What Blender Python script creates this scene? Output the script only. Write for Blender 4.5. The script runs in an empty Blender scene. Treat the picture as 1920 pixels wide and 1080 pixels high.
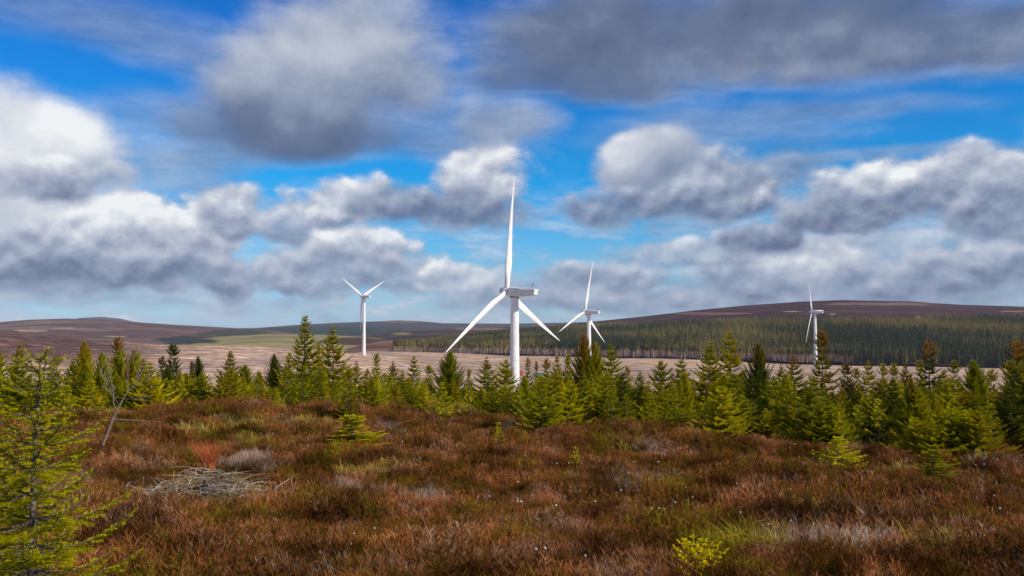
import bpy, math, random
import numpy as np
from mathutils import Vector, Matrix, Euler

random.seed(7)
R = math.radians
PI = math.pi
sc = bpy.context.scene
C = sc.collection

# ------------------------------------------------------------------ camera
F = 1663.0            # focal length in pixels of the 1920 px wide photograph
HOR = 622.0           # eye level line in the photograph
CAMZ = 2.3
PITCH = math.atan((HOR - 540.0) / F)
cam = bpy.data.cameras.new('camera')
cam.sensor_width = 36.0
cam.lens = F / 1920.0 * 36.0
cam.clip_start = 0.1
cam.clip_end = 60000
camo = bpy.data.objects.new('camera', cam)
C.objects.link(camo)
camo.location = (0, 0, CAMZ)
camo.rotation_euler = (PI / 2 + PITCH, 0, 0)
sc.camera = camo


def P(px, py, Y):
    """world point seen at pixel (px,py) of the photo at depth Y"""
    xc = (px - 960.0) / F
    yc = (540.0 - py) / F
    t = Y / (math.cos(PITCH) - yc * math.sin(PITCH))
    return Vector((xc * t, Y, CAMZ + (math.sin(PITCH) + yc * math.cos(PITCH)) * t))


# ------------------------------------------------------------------ colour management
sc.view_settings.view_transform = 'Standard'
sc.view_settings.look = 'None'
sc.view_settings.exposure = 0.0
sc.view_settings.gamma = 1.0
sc.view_settings.use_curve_mapping = False
sc.render.engine = 'CYCLES'
sc.cycles.max_bounces = 6
sc.cycles.diffuse_bounces = 3
sc.cycles.transparent_max_bounces = 4
sc.cycles.volume_bounces = 0

# ------------------------------------------------------------------ sun
SUN_AZ = R(60)      # to the right of straight-behind the camera
SUN_EL = R(37)
sd = Vector((math.sin(SUN_AZ) * math.cos(SUN_EL), -math.cos(SUN_AZ) * math.cos(SUN_EL), math.sin(SUN_EL)))
sun = bpy.data.lights.new('sun', 'SUN')
sun.energy = 5.0
sun.angle = R(0.5)
sun.color = (1.0, 0.93, 0.80)
suno = bpy.data.objects.new('sun', sun)
C.objects.link(suno)
suno.rotation_euler = sd.to_track_quat('Z', 'Y').to_euler()
suno.location = (30, -20, 40)


def s2l(r, g, b):
    f = lambda c: (c / 255.0 / 12.92) if c / 255.0 <= 0.04045 else ((c / 255.0 + 0.055) / 1.055) ** 2.4
    return (f(r), f(g), f(b))


# ------------------------------------------------------------------ world: Nishita sky with clouds
world = bpy.data.worlds.new('World')
sc.world = world
world.use_nodes = True
world.cycles.sampling_method = 'MANUAL'
world.cycles.sample_map_resolution = 256


class NT:
    def __init__(s, tree):
        s.t = tree
        s.n = tree.nodes
        s.l = tree.links

    def node(s, typ, **kw):
        n = s.n.new(typ)
        for k, v in kw.items():
            setattr(n, k, v)
        return n

    def put(s, sock, v):
        if isinstance(v, bpy.types.NodeSocket):
            s.l.new(v, sock)
        elif v is not None:
            sock.default_value = v

    def m(s, op, a, b=None, c=None, clamp=False):
        n = s.node('ShaderNodeMath', operation=op)
        n.use_clamp = clamp
        s.put(n.inputs[0], a)
        if b is not None: s.put(n.inputs[1], b)
        if c is not None: s.put(n.inputs[2], c)
        return n.outputs[0]

    def vm(s, op, a, b=None, scale=None):
        n = s.node('ShaderNodeVectorMath', operation=op)
        s.put(n.inputs[0], a)
        if b is not None: s.put(n.inputs[1], b)
        if scale is not None: s.put(n.inputs['Scale'], scale)
        return n.outputs['Value'] if op in ('LENGTH', 'DOT_PRODUCT') else n.outputs['Vector']

    dim = '3D'

    def noise(s, vec, scale, detail=4, rough=0.5, dist=0.0, col=False):
        n = s.node('ShaderNodeTexNoise', noise_dimensions=s.dim)
        s.put(n.inputs['Vector'], vec)
        n.inputs['Scale'].default_value = scale
        n.inputs['Detail'].default_value = detail
        n.inputs['Roughness'].default_value = rough
        n.inputs['Distortion'].default_value = dist
        return n.outputs['Color' if col else 'Fac']

    def ramp(s, fac, stops, interp='LINEAR'):
        n = s.node('ShaderNodeValToRGB')
        n.color_ramp.interpolation = interp
        e = n.color_ramp.elements
        while len(e) < len(stops): e.new(0.5)
        for i, (p, c) in enumerate(stops):
            e[i].position = p
            e[i].color = (c[0], c[1], c[2], 1)
        s.put(n.inputs[0], fac)
        return n.outputs[0]

    def mix(s, f, a, b, blend='MIX'):
        n = s.node('ShaderNodeMix', data_type='RGBA', blend_type=blend)
        s.put(n.inputs[0], f)
        s.put(n.inputs[6], a if isinstance(a, bpy.types.NodeSocket) else (*a, 1))
        s.put(n.inputs[7], b if isinstance(b, bpy.types.NodeSocket) else (*b, 1))
        return n.outputs[2]

    def smooth(s, v, a, b, c=0.0, d=1.0):
        n = s.node('ShaderNodeMapRange', interpolation_type='SMOOTHSTEP')
        n.clamp = False          # smoothstep is bounded by itself
        s.put(n.inputs[0], v)
        n.inputs[1].default_value = a
        n.inputs[2].default_value = b
        n.inputs[3].default_value = c
        n.inputs[4].default_value = d
        return n.outputs[0]


def build_world():
    w = NT(world.node_tree)
    w.dim = '2D'
    w.n.clear()
    out = w.node('ShaderNodeOutputWorld')
    bg = w.node('ShaderNodeBackground')
    w.l.new(bg.outputs[0], out.inputs[0])
    STR = 0.1
    bg.inputs[1].default_value = STR
    sky = w.node('ShaderNodeTexSky', sky_type='NISHITA')
    sky.sun_disc = False
    sky.sun_elevation = SUN_EL
    sky.sun_rotation = math.atan2(sd.x, sd.y)
    sky.altitude = 300
    sky.air_density = 1.0
    sky.dust_density = 0.35
    sky.ozone_density = 2.5
    tc = w.node('ShaderNodeTexCoord')
    d = tc.outputs['Generated']
    sep = w.node('ShaderNodeSeparateXYZ')
    w.l.new(d, sep.inputs[0])
    x, y, z = sep.outputs
    az = w.m('ARCTAN2', x, y)
    hl = w.m('SQRT', w.m('ADD', w.m('MULTIPLY', x, x), w.m('MULTIPLY', y, y)))
    el = w.m('DIVIDE', z, w.m('MAXIMUM', hl, 0.05))
    # clear sky: the Nishita colour, deepened
    hs = w.node('ShaderNodeHueSaturation')
    hs.inputs['Saturation'].default_value = 1.38
    hs.inputs['Value'].default_value = 1.0
    w.l.new(sky.outputs[0], hs.inputs['Color'])
    tint = w.ramp(w.m('MULTIPLY', w.m('MAXIMUM', el, 0.0), 2.0), [(0.0, (0.60, 0.84, 1.65)), (0.05, (0.54, 0.90, 1.50)), (0.15, (0.46, 0.95, 1.30)), (0.34, (0.0, 1.02, 1.40)), (0.8, (0.0, 0.80, 1.36))])
    clear = w.mix(1.0, hs.outputs[0], tint, 'MULTIPLY')
    # direction coordinates
    q = w.node('ShaderNodeCombineXYZ')
    w.l.new(az, q.inputs[0])
    w.l.new(el, q.inputs[1])
    qv = q.outputs[0]
    # cloud deck coordinates (perspective of a flat layer)
    zz = w.m('ADD', w.m('MAXIMUM', z, 0.0), 0.10)
    pc = w.node('ShaderNodeCombineXYZ')
    w.l.new(w.m('DIVIDE', x, zz), pc.inputs[0])
    w.l.new(w.m('DIVIDE', y, zz), pc.inputs[1])
    pv = pc.outputs[0]
    # shared cloud textures
    n1 = w.vm('SUBTRACT', w.noise(qv, 6.5, 2.5, 0.45, col=True), (0.5, 0.5, 0.5))
    qw = w.vm('ADD', qv, w.vm('MULTIPLY', n1, (0.050, 0.032, 0)))

    def billow(vec, scale, det):
        """rounded cauliflower bumps broken up by finer noise, about 0.5 on average"""
        v = w.node('ShaderNodeTexVoronoi', feature='SMOOTH_F1', voronoi_dimensions='2D')
        v.inputs['Scale'].default_value = scale
        v.inputs['Smoothness'].default_value = 0.6
        v.inputs['Detail'].default_value = 1.0
        v.inputs['Roughness'].default_value = 0.5
        w.l.new(vec, v.inputs['Vector'])
        b = w.m('MULTIPLY_ADD', v.outputs['Distance'], -0.75, 0.85)
        return w.m('ADD', w.m('MULTIPLY', b, 0.32), w.m('MULTIPLY', w.noise(vec, scale * 0.62, det, 0.60), 0.68))
    asp = (1.0, 1.30, 1.0)
    off = (-0.005, 0.016, 0)
    va = w.vm('MULTIPLY', qv, asp)
    eh = billow(va, 9.0, 8)
    el_ = billow(va, 25.0, 7)
    elu = billow(w.vm('ADD', va, (-0.003, 0.014, 0)), 25.0, 6)
    ehu = billow(w.vm('ADD', va, (-0.005, 0.034, 0)), 9.0, 6)
    rel_h = w.m('SUBTRACT', eh, ehu)
    rel_l = w.m('SUBTRACT', el_, elu)
    e_h = w.m('SUBTRACT', eh, 0.5)
    e_l = w.m('SUBTRACT', el_, 0.5)

    def pix(px, py):
        a = math.atan((px - 960) / F)
        return a, (HOR - py) / F * math.cos(a)
    # thin layered cloud low down, all round the horizon
    st = w.noise(w.vm('MULTIPLY', qv, (7.0, 30.0, 1.0)), 1.6, 8, 0.62)
    low = w.smooth(el, 0.20, 0.05)
    A = w.m('MULTIPLY', w.smooth(st, 0.42, 0.66), w.m('MULTIPLY', low, 0.66))
    T = w.m('MULTIPLY_ADD', w.m('SUBTRACT', st, 0.5), 1.3, 0.60)
    veil = w.noise(w.vm('MULTIPLY', qv, (1.0, 2.0, 1.0)), 7.0, 8, 0.6)
    A = w.m('MAXIMUM', A, w.m('MULTIPLY', w.m('MULTIPLY', w.smooth(veil, 0.44, 0.68), w.smooth(el, 0.24, 0.15)), 0.62))
    X = w.node('ShaderNodeCombineXYZ')      # x = tone, y = cover
    w.l.new(T, X.inputs[0])
    w.l.new(A, X.inputs[1])
    X = X.outputs[0]
    # (keeps the evaluation order of the layers sequential: the shader stack is small)
    tiny = w.m('MULTIPLY', w.m('ADD', w.m('ADD', e_h, e_l), w.m('ADD', w.m('ADD', rel_h, rel_l), w.vm('LENGTH', X))), 1e-7)
    tz = w.node('ShaderNodeCombineXYZ')
    w.l.new(tiny, tz.inputs[0])
    qz = w.vm('ADD', qw, tz.outputs[0])
    for (cx, cy, rx, ry, rot, soft, op, tc, ky) in CLOUDS:
        a, e = pix(cx, cy)
        lowc = cy > 330
        sx_, sy_ = rx * 1.22 / F, ry * 1.22 / F
        if abs(rot) < 2:
            v2 = w.node('ShaderNodeVectorMath', operation='MULTIPLY_ADD')
            w.l.new(qz, v2.inputs[0])
            v2.inputs[1].default_value = (1 / sx_, 1 / sy_, 0)
            v2.inputs[2].default_value = (-a / sx_, -e / sy_, 0)
            v2 = v2.outputs[0]
        else:
            c_, s_ = math.cos(R(rot)), math.sin(R(rot))
            d0 = w.vm('SUBTRACT', qz, (a, e, 0))
            cb = w.node('ShaderNodeCombineXYZ')
            w.l.new(w.vm('DOT_PRODUCT', d0, (c_ / sx_, s_ / sx_, 0)), cb.inputs[0])
            w.l.new(w.vm('DOT_PRODUCT', d0, (-s_ / sy_, c_ / sy_, 0)), cb.inputs[1])
            v2 = cb.outputs[0]
        yl = w.vm('DOT_PRODUCT', v2, (0, 1, 0))
        g = w.m('MAXIMUM', w.m('SUBTRACT', 1.0, w.vm('LENGTH', v2)), -0.6)
        f = w.m('MULTIPLY_ADD', e_l if lowc else e_h, 1.25 if lowc else 1.0, g)
        # bases are flatter than tops
        f = w.m('MULTIPLY_ADD', w.m('MINIMUM', yl, 0.0), 0.18, f)
        soft = soft * 1.15 + 0.10
        th = 0.21 if lowc else 0.27
        mk = w.smooth(f, th - soft * .5, th + soft * .5, 0.0, op)
        t = w.m('MULTIPLY_ADD', yl, ky, tc + (0.04 if lowc else 0.0))
        t = w.m('MULTIPLY_ADD', rel_l if lowc else rel_h, 1.15 if lowc else 0.75, t)
        tv = w.node('ShaderNodeCombineXYZ')
        w.l.new(t, tv.inputs[0])
        tv.inputs[1].default_value = 1.0
        X = w.vm('ADD', X, w.vm('SCALE', w.vm('SUBTRACT', tv.outputs[0], X), scale=mk))
    sx = w.node('ShaderNodeSeparateXYZ')
    w.l.new(X, sx.inputs[0])
    T, A = sx.outputs[0], sx.outputs[1]
    # beyond the part of the sky laid out by hand the same kind of broken cloud goes on
    deck = w.noise(pv, 0.9, 7, 0.6)
    decku = w.noise(w.vm('ADD', pv, (0.1, 0.12, 0)), 0.9, 5, 0.6)
    om = w.m('MAXIMUM', w.smooth(w.m('ABSOLUTE', az), 0.60, 0.80), w.smooth(el, 0.38, 0.52))
    dm = w.smooth(deck, 0.44, 0.58)
    dt = w.m('MULTIPLY_ADD', w.m('SUBTRACT', deck, decku), 2.0, 0.5)
    A = w.m('MULTIPLY_ADD', w.m('SUBTRACT', w.m('MAXIMUM', dm, w.m('MULTIPLY', low, 0.6)), A), om, A)
    T = w.m('MULTIPLY_ADD', w.m('SUBTRACT', dt, T), om, T)
    fine = w.noise(qv, 26.0, 6, 0.66)
    T = w.m('MULTIPLY_ADD', w.m('SUBTRACT', fine, 0.5), 0.14, T)
    cc = w.ramp(T, [(0.0, s2l(78, 92, 124)), (0.25, s2l(104, 119, 150)), (0.5, s2l(150, 162, 186)),
                    (0.75, s2l(196, 202, 216)), (1.0, s2l(244, 246, 248))])
    cs = w.vm('SCALE', cc, scale=1.0 / STR)
    final = w.mix(A, clear, cs)
    w.l.new(final, bg.inputs[0])


# (px, py, rx, ry, rot, softness, opacity, tone, tone gradient) read off the photograph, far clouds first
CLOUDS = [
    # low rows
    (150, 560, 420, 26, 0, .5, .7, .62, .2), (60, 530, 260, 36, 0, .4, .8, .50, .3),  
    (1150, 566, 300, 26, 0, .5, .8, .42, .2), (1450, 556, 260, 30, 0, .4, .8, .48, .3), (1760, 545, 300, 40, 0, .4, .85, .46, .3),
    (330, 512, 250, 48, 0, .3, .9, .42, .35), (620, 508, 240, 48, 0, .3, .9, .50, .35), (880, 522, 100, 34, 0, .25, .9, .70, .3),
    (1000, 550, 160, 30, 0, .4, .8, .45, .25), (1110, 522, 130, 34, 0, .3, .9, .48, .3),  (1420, 528, 150, 38, 0, .3, .9, .44, .3),
    (1510, 492, 110, 48, 0, .22, .95, .72, .45), (1700, 518, 190, 48, 0, .25, .9, .44, .35), (1850, 500, 150, 52, 0, .25, .9, .46, .4),
    (1620, 455, 240, 26, 0, .5, .7, .66, .2), (1330, 470, 180, 32, 0, .35, .8, .52, .3),  (1430, 456, 84, 30, 0, .25, .95, .32, .15),
    # white bank on the left
    (120, 480, 330, 70, 0, .3, 1, .46, .35), (310, 450, 160, 60, 0, .22, 1, .72, .5), (60, 400, 220, 105, 0, .25, 1, .76, .35), (180, 415, 190, 75, 0, .2, 1, .78, .45),
    (0, 300, 190, 150, 0, .35, 1, .84, .3), (50, 232, 150, 70, -24, .40, .95, .95, .15),  (110, 335, 110, 45, 0, .35, .8, .50, .4), 
    (120, 505, 260, 30, 0, .5, .7, .30, .2), 
    # middle puffs
    (430, 400, 76, 56, 0, .28, .95, .56, .35),  (650, 390, 105, 52, 0, .26, .95, .62, .4), (560, 425, 110, 46, 0, .3, .9, .52, .35),
     (690, 468, 110, 46, 0, .25, .95, .64, .45), 
    (760, 392, 100, 42, 0, .4, .85, .40, .2), (900, 335, 92, 78, 0, .32, 1, .68, .45), (860, 402, 150, 42, 0, .4, .9, .30, .15),
    (1300, 345, 170, 66, -8, .3, .95, .48, .35), (1200, 305, 120, 78, 8, .24, 1, .66, .5), (1160, 282, 62, 44, 0, .26, .95, .88, .3), (1140, 388, 120, 40, 0, .4, .9, .32, .15),
    (1360, 392, 130, 36, 0, .4, .9, .34, .2), (1470, 335, 120, 46, 0, .8, .75, .34, .15), 
    # right bank
    (1700, 372, 230, 70, 3, .3, .95, .50, .35), (1870, 352, 180, 72, 0, .3, .95, .50, .3), (1650, 346, 66, 38, 0, .3, .9, .74, .3), (1600, 406, 110, 34, 0, .35, .95, .28, .15),
     (1885, 415, 96, 40, 0, .35, .9, .32, .2),
    # thin veils
    (190, 40, 290, 58, -6, .8, .5, .24, .1),  (1310, 245, 240, 54, 0, .8, .45, .42, .2),  (1620, 200, 170, 20, -3, .9, .4, .38, .1),
    (1640, 297, 190, 12, 2, .8, .4, .44, .1), (250, 208, 80, 44, 0, .9, .4, .30, .1), (320, 318, 120, 58, 0, .8, .6, .50, .3), 
    (950, 228, 110, 58, 0, .6, .8, .52, .3),  (840, 262, 110, 40, 0, .8, .5, .38, .15),
    # big left-centre cloud
    (420, 255, 95, 80, 0, .7, .6, .34, .2), (760, 150, 105, 105, 0, .5, .85, .40, .2), (620, 110, 225, 160, 0, .4, 1, .50, .32), (490, 150, 110, 110, 0, .4, .9, .50, .25),
    (560, 215, 210, 105, 0, .5, .9, .30, .35), (590, 262, 220, 56, 0, .6, .85, .16, .2), (640, 40, 190, 100, 0, .7, .8, .62, .05),
    # big dark cloud, top right
    (1850, 55, 360, 92, 3, .45, .95, .20, .0), (1450, 50, 420, 112, 3, .5, 1, .22, -.1), (1130, 70, 240, 140, 0, .45, 1, .22, -.05), (1090, 150, 220, 52, -4, .6, .8, .12, .1),
      (1640, 118, 220, 24, 2, .9, .5, .36, .1),
]
SKY_TINT = (0.62, 0.86, 1.12)
build_world()


# ------------------------------------------------------------------ object helpers
def link(o, parent=None):
    C.objects.link(o)
    if parent is not None:
        o.parent = parent
    return o


def tag(o, label=None, cat=None, group=None, kind=None):
    if label: o['label'] = label
    if cat: o['category'] = cat
    if group: o['group'] = group
    if kind: o['kind'] = kind
    return o


def empty(name, loc, rz=0.0):
    o = bpy.data.objects.new(name, None)
    o.empty_display_size = 0.2
    o.location = loc
    o.rotation_euler = (0, 0, rz)
    return link(o)


def mesh_np(name, V, Fc, mat=None, smooth=False, attrs=None):
    """V (n,3) array, Fc list of index arrays (each (m,k))"""
    me = bpy.data.meshes.new(name)
    V = np.asarray(V, dtype=np.float32)
    if not isinstance(Fc, list): Fc = [Fc]
    Fc = [np.asarray(f, dtype=np.int32) for f in Fc if len(f)]
    nl = sum(f.size for f in Fc)
    nf = sum(len(f) for f in Fc)
    me.vertices.add(len(V))
    me.vertices.foreach_set('co', V.ravel())
    me.loops.add(nl)
    me.loops.foreach_set('vertex_index', np.concatenate([f.ravel() for f in Fc]))
    me.polygons.add(nf)
    tot = np.concatenate([np.full(len(f), f.shape[1], np.int32) for f in Fc])
    st = np.concatenate([[0], np.cumsum(tot)[:-1]]).astype(np.int32)
    me.polygons.foreach_set('loop_start', st)
    me.polygons.foreach_set('loop_total', tot)
    me.polygons.foreach_set('use_smooth', np.full(nf, smooth, dtype=bool))
    if attrs:
        for k, a in attrs.items():
            a = np.asarray(a, dtype=np.float32)
            if a.ndim == 1:
                at = me.attributes.new(k, 'FLOAT', 'POINT')
                at.data.foreach_set('value', a)
            elif a.shape[1] == 3:
                at = me.attributes.new(k, 'FLOAT_VECTOR', 'POINT')
                at.data.foreach_set('vector', a.ravel())
    me.update(calc_edges=True)
    if mat: me.materials.append(mat)
    return me


def tube(path, radii, n=6, V=None, Fq=None):
    """append a tapered tube along path to lists"""
    if V is None: V, Fq = [], []
    path = [Vector(p) for p in path]
    base = len(V)
    up = Vector((0.13, 0.31, 0.94))
    for i, p in enumerate(path):
        a = path[max(i - 1, 0)]
        b = path[min(i + 1, len(path) - 1)]
        t = (b - a).normalized()
        s = t.cross(up)
        if s.length < 1e-3: s = t.cross(Vector((1, 0, 0)))
        s.normalize()
        r = t.cross(s).normalized()
        for k in range(n):
            an = 2 * PI * k / n
            V.append(p + (s * math.cos(an) + r * math.sin(an)) * radii[i])
    for i in range(len(path) - 1):
        for k in range(n):
            a = base + i * n + k
            b = base + i * n + (k + 1) % n
            Fq.append((a, b, b + n, a + n))
    return V, Fq


# ------------------------------------------------------------------ numpy noise
def _h(i, j, seed):
    n = (i * 374761393 + j * 668265263 + seed * 1274126177) & 0xffffffff
    n = ((n ^ (n >> 13)) * 1274126177) & 0xffffffff
    return ((n ^ (n >> 16)) & 0xffff) / 65535.0


def vn(x, y, seed=0):
    x = np.asarray(x, dtype=np.float64)
    y = np.asarray(y, dtype=np.float64)
    xi = np.floor(x).astype(np.int64)
    yi = np.floor(y).astype(np.int64)
    fx = x - xi
    fy = y - yi
    fx = fx * fx * (3 - 2 * fx)
    fy = fy * fy * (3 - 2 * fy)
    a = _h(xi, yi, seed); b = _h(xi + 1, yi, seed)
    c = _h(xi, yi + 1, seed); d = _h(xi + 1, yi + 1, seed)
    return (a * (1 - fx) + b * fx) * (1 - fy) + (c * (1 - fx) + d * fx) * fy


def fbm(x, y, oct=4, seed=0):
    s = 0.0
    a = 0.5
    for o in range(oct):
        s = s + a * (vn(x, y, seed + o * 17) - 0.5) * 2
        x = x * 2.03 + 3.1
        y = y * 2.03 - 1.7
        a *= 0.5
    return s


def sstep(v, a, b):
    t = np.clip((v - a) / (b - a), 0, 1)
    return t * t * (3 - 2 * t)


# ------------------------------------------------------------------ materials
def new_mat(name):
    m = bpy.data.materials.new(name)
    m.use_nodes = True
    w = NT(m.node_tree)
    w.n.clear()
    out = w.node('ShaderNodeOutputMaterial')
    return m, w, out


def principled(w, out, col, rough=0.8, spec=0.3, bump=None, bstr=0.3, bdist=0.02):
    b = w.node('ShaderNodeBsdfPrincipled')
    w.put(b.inputs['Base Color'], col if isinstance(col, bpy.types.NodeSocket) else (*col, 1))
    w.put(b.inputs['Roughness'], rough)
    b.inputs['Specular IOR Level'].default_value = spec
    if bump is not None:
        bn = w.node('ShaderNodeBump')
        bn.inputs['Strength'].default_value = bstr
        bn.inputs['Distance'].default_value = bdist
        w.l.new(bump, bn.inputs['Height'])
        w.l.new(bn.outputs[0], b.inputs['Normal'])
    w.l.new(b.outputs[0], out.inputs[0])
    return b


def attr(w, name, typ='GEOMETRY'):
    n = w.node('ShaderNodeAttribute', attribute_type=typ, attribute_name=name)
    return n


def pos(w):
    return w.node('ShaderNodeNewGeometry').outputs['Position']


def mat_foliage(name, transl=0.3):
    """needles: tinted by the object's own colour, brown male cones at the tips of some crowns"""
    m, w, out = new_mat(name)
    oi = w.node('ShaderNodeObjectInfo')
    h = attr(w, 'height').outputs['Fac']
    t = attr(w, 'outer').outputs['Fac']
    n = w.noise(pos(w), 3.0, 3, 0.6)
    col = oi.outputs['Color']
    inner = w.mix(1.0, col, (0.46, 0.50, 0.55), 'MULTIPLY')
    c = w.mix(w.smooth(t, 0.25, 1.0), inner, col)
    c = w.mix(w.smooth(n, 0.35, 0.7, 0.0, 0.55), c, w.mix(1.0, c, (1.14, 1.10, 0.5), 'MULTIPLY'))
    brown = w.m('MULTIPLY', w.m('MULTIPLY', w.m('SUBTRACT', 1.0, oi.outputs['Alpha']), 2.0), w.smooth(h, 0.72, 0.95))
    c = w.mix(w.m('MINIMUM', brown, 1.0), c, (0.34, 0.15, 0.03))
    b = w.node('ShaderNodeBsdfDiffuse')
    w.l.new(c, b.inputs[0])
    tr = w.node('ShaderNodeBsdfTranslucent')
    w.l.new(w.mix(1.0, c, (1.2, 1.3, 0.6), 'MULTIPLY'), tr.inputs[0])
    mx = w.node('ShaderNodeMixShader')
    mx.inputs[0].default_value = transl
    w.l.new(b.outputs[0], mx.inputs[1])
    w.l.new(tr.outputs[0], mx.inputs[2])
    w.l.new(mx.outputs[0], out.inputs[0])
    return m


def mat_simple(name, c1, c2, scale=8, rough=0.8, spec=0.25, detail=4, bstr=0.0, bdist=0.01, lo=0.35, hi=0.65):
    m, w, out = new_mat(name)
    n = w.noise(w.node('ShaderNodeTexCoord').outputs['Object'], scale, detail, 0.6)
    principled(w, out, w.mix(w.smooth(n, lo, hi), c1, c2), rough, spec,
               n if bstr else None, bstr, bdist)
    return m


def mat_scatter(name, stops, scale, rnd=0.35, transl=0.2, hue2=None, mid=0.5):
    """plant stuff coloured by patches of ground noise plus per clump chance"""
    m, w, out = new_mat(name)
    p = pos(w)
    n = w.noise(p, scale, 4, 0.6)
    n = w.m('MULTIPLY_ADD', w.m('SUBTRACT', n, 0.5), 1.9, mid)
    oi = w.node('ShaderNodeObjectInfo')
    f = w.m('MULTIPLY_ADD', w.m('SUBTRACT', oi.outputs['Random'], 0.5), rnd, n)
    s = attr(w, 'tint').outputs['Fac']
    f = w.m('MULTIPLY_ADD', w.m('SUBTRACT', s, 0.5), 0.35, f)
    c = w.ramp(f, stops)
    v = w.noise(p, 1.1, 3, 0.5)
    c = w.mix(1.0, c, w.ramp(v, [(0.36, (0.30, 0.26, 0.23)), (0.5, (0.88, 0.88, 0.88)), (0.66, (1.5, 1.42, 1.35))]), 'MULTIPLY')
    b = w.node('ShaderNodeBsdfDiffuse')
    w.l.new(c, b.inputs[0])
    tr = w.node('ShaderNodeBsdfTranslucent')
    w.l.new(c, tr.inputs[0])
    mx = w.node('ShaderNodeMixShader')
    mx.inputs[0].default_value = transl
    w.l.new(b.outputs[0], mx.inputs[1])
    w.l.new(tr.outputs[0], mx.inputs[2])
    w.l.new(mx.outputs[0], out.inputs[0])
    return m


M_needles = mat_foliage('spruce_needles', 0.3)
M_bark = mat_simple('spruce_bark', (0.10, 0.07, 0.05), (0.20, 0.16, 0.12), 30, 0.9, 0.1)
M_birch = mat_simple('dead_bark', (0.15, 0.12, 0.09), (0.28, 0.235, 0.18), 25, 0.85, 0.1)
M_white = mat_simple('turbine_white', (0.70, 0.70, 0.685), (0.80, 0.80, 0.78), 0.5, 0.42, 0.4, 5)
M_nac = mat_simple('nacelle_grey_white', (0.60, 0.60, 0.57), (0.72, 0.72, 0.69), 0.9, 0.5, 0.35, 5)
M_dark = mat_simple('dark_grille', (0.05, 0.05, 0.055), (0.08, 0.08, 0.085), 4, 0.7, 0.2)


# ------------------------------------------------------------------ terrain
def col_s(px):
    return (px - 960.0) / F


# ground heights: rows = depth, columns = pixel columns
GPX = np.array([-500, 0, 180, 300, 450, 600, 682, 740, 860, 960, 1200, 1520, 1920, 2500], float)
GY = np.array([0, 26, 45, 70, 110, 160, 220, 300, 480, 650, 800, 1000, 1300, 1600, 2400, 20000], float)


def zy(py, Y):
    return CAMZ - (py - HOR) / F * Y


_tab = np.zeros((len(GY), len(GPX)))
near = [0, 0, 0, -1.0, -6, -18, -34, -48, -49, -48]
for i, v in enumerate(near): _tab[i, :] = v
crest = [600, 618, 637, 643, 646, 654, 661.5, 668, 680, 688, 692, 694, 694, 694]
for j, py in enumerate(crest):
    zc = zy(py, 1000)
    _tab[11, j] = zc
    _tab[10, j] = -46 * 0.55 + zc * 0.45
edge = [-60, -60, -60, -60, -60, -60, -40, zy(661, 1300), zy(664, 1300), zy(668, 1300), zy(671, 1300), -44, -44, -44]
for j, v in enumerate(edge):
    _tab[12, j] = v
    _tab[13, j] = v if v < -50 else zy([0, 0, 0, 0, 0, 0, 657, 658.5, 661, 664, 668, 668, 668, 668][j], 1600)
_tab[14, :] = -62
_tab[15, :] = -62
LGY = np.log(GY + 12.0)


EPX = np.array([-400, 0, 400, 700, 960, 1200, 1440, 1700, 1920, 2400], float)
EPY = np.array([768, 765, 752, 758, 776, 790, 802, 824, 832, 850], float)
EDY = CAMZ / ((EPY - HOR) / F)      # depth of the edge of the open heather


def ground_z(x, y, detail=True):
    x = np.asarray(x, float)
    y = np.asarray(y, float)
    r = np.hypot(x, y)
    az = np.arctan2(x, y)
    azc = np.clip(az, -0.70, 0.70)
    # depth used by the table: along the view for what is in front, radius elsewhere
    Y = r * np.cos(azc)
    s = np.tan(azc)
    px = s * F + 960
    lj = np.clip(np.interp(px, GPX, np.arange(len(GPX))), 0, len(GPX) - 1.001)
    li = np.clip(np.interp(np.log(Y + 12.0), LGY, np.arange(len(GY))), 0, len(GY) - 1.001)
    i = li.astype(int); fi = li - i
    j = lj.astype(int); fj = lj - j
    fj = fj * fj * (3 - 2 * fj) * 0.5 + fj * 0.5
    z = (_tab[i, j] * (1 - fj) + _tab[i, j + 1] * fj) * (1 - fi) + (_tab[i + 1, j] * (1 - fj) + _tab[i + 1, j + 1] * fj) * fi
    # the crown of the moor: edge nearer on the right
    if detail:
        k = 1 - sstep(r, 45, 120)
        edge_y = np.interp(px, EPX, EDY)
        over = np.clip(y - edge_y + 1.0, 0, 60)
        z = z - 0.36 * sstep(r, 7, 17) * (y > 0) - over * over / (over + 6.0) * 0.085 * (1 - sstep(r, 45, 110))
        z = z + k * 0.22 * np.exp(-((x + 7.2) / 2.6) ** 2 - ((y - 26.3) / 1.6) ** 2)
        z = z + k * (0.19 * fbm(x / 3.6, y / 3.6, 3, 5) + 0.10 * fbm(x / 1.1 + 9, y / 1.1, 2, 31))
        far = sstep(r, 90, 300)
        z = z + far * 1.6 * fbm(x / 90, y / 90, 4, 71)
    return z


def zat(x, y):
    return float(ground_z(np.array([x]), np.array([y]))[0])


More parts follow.
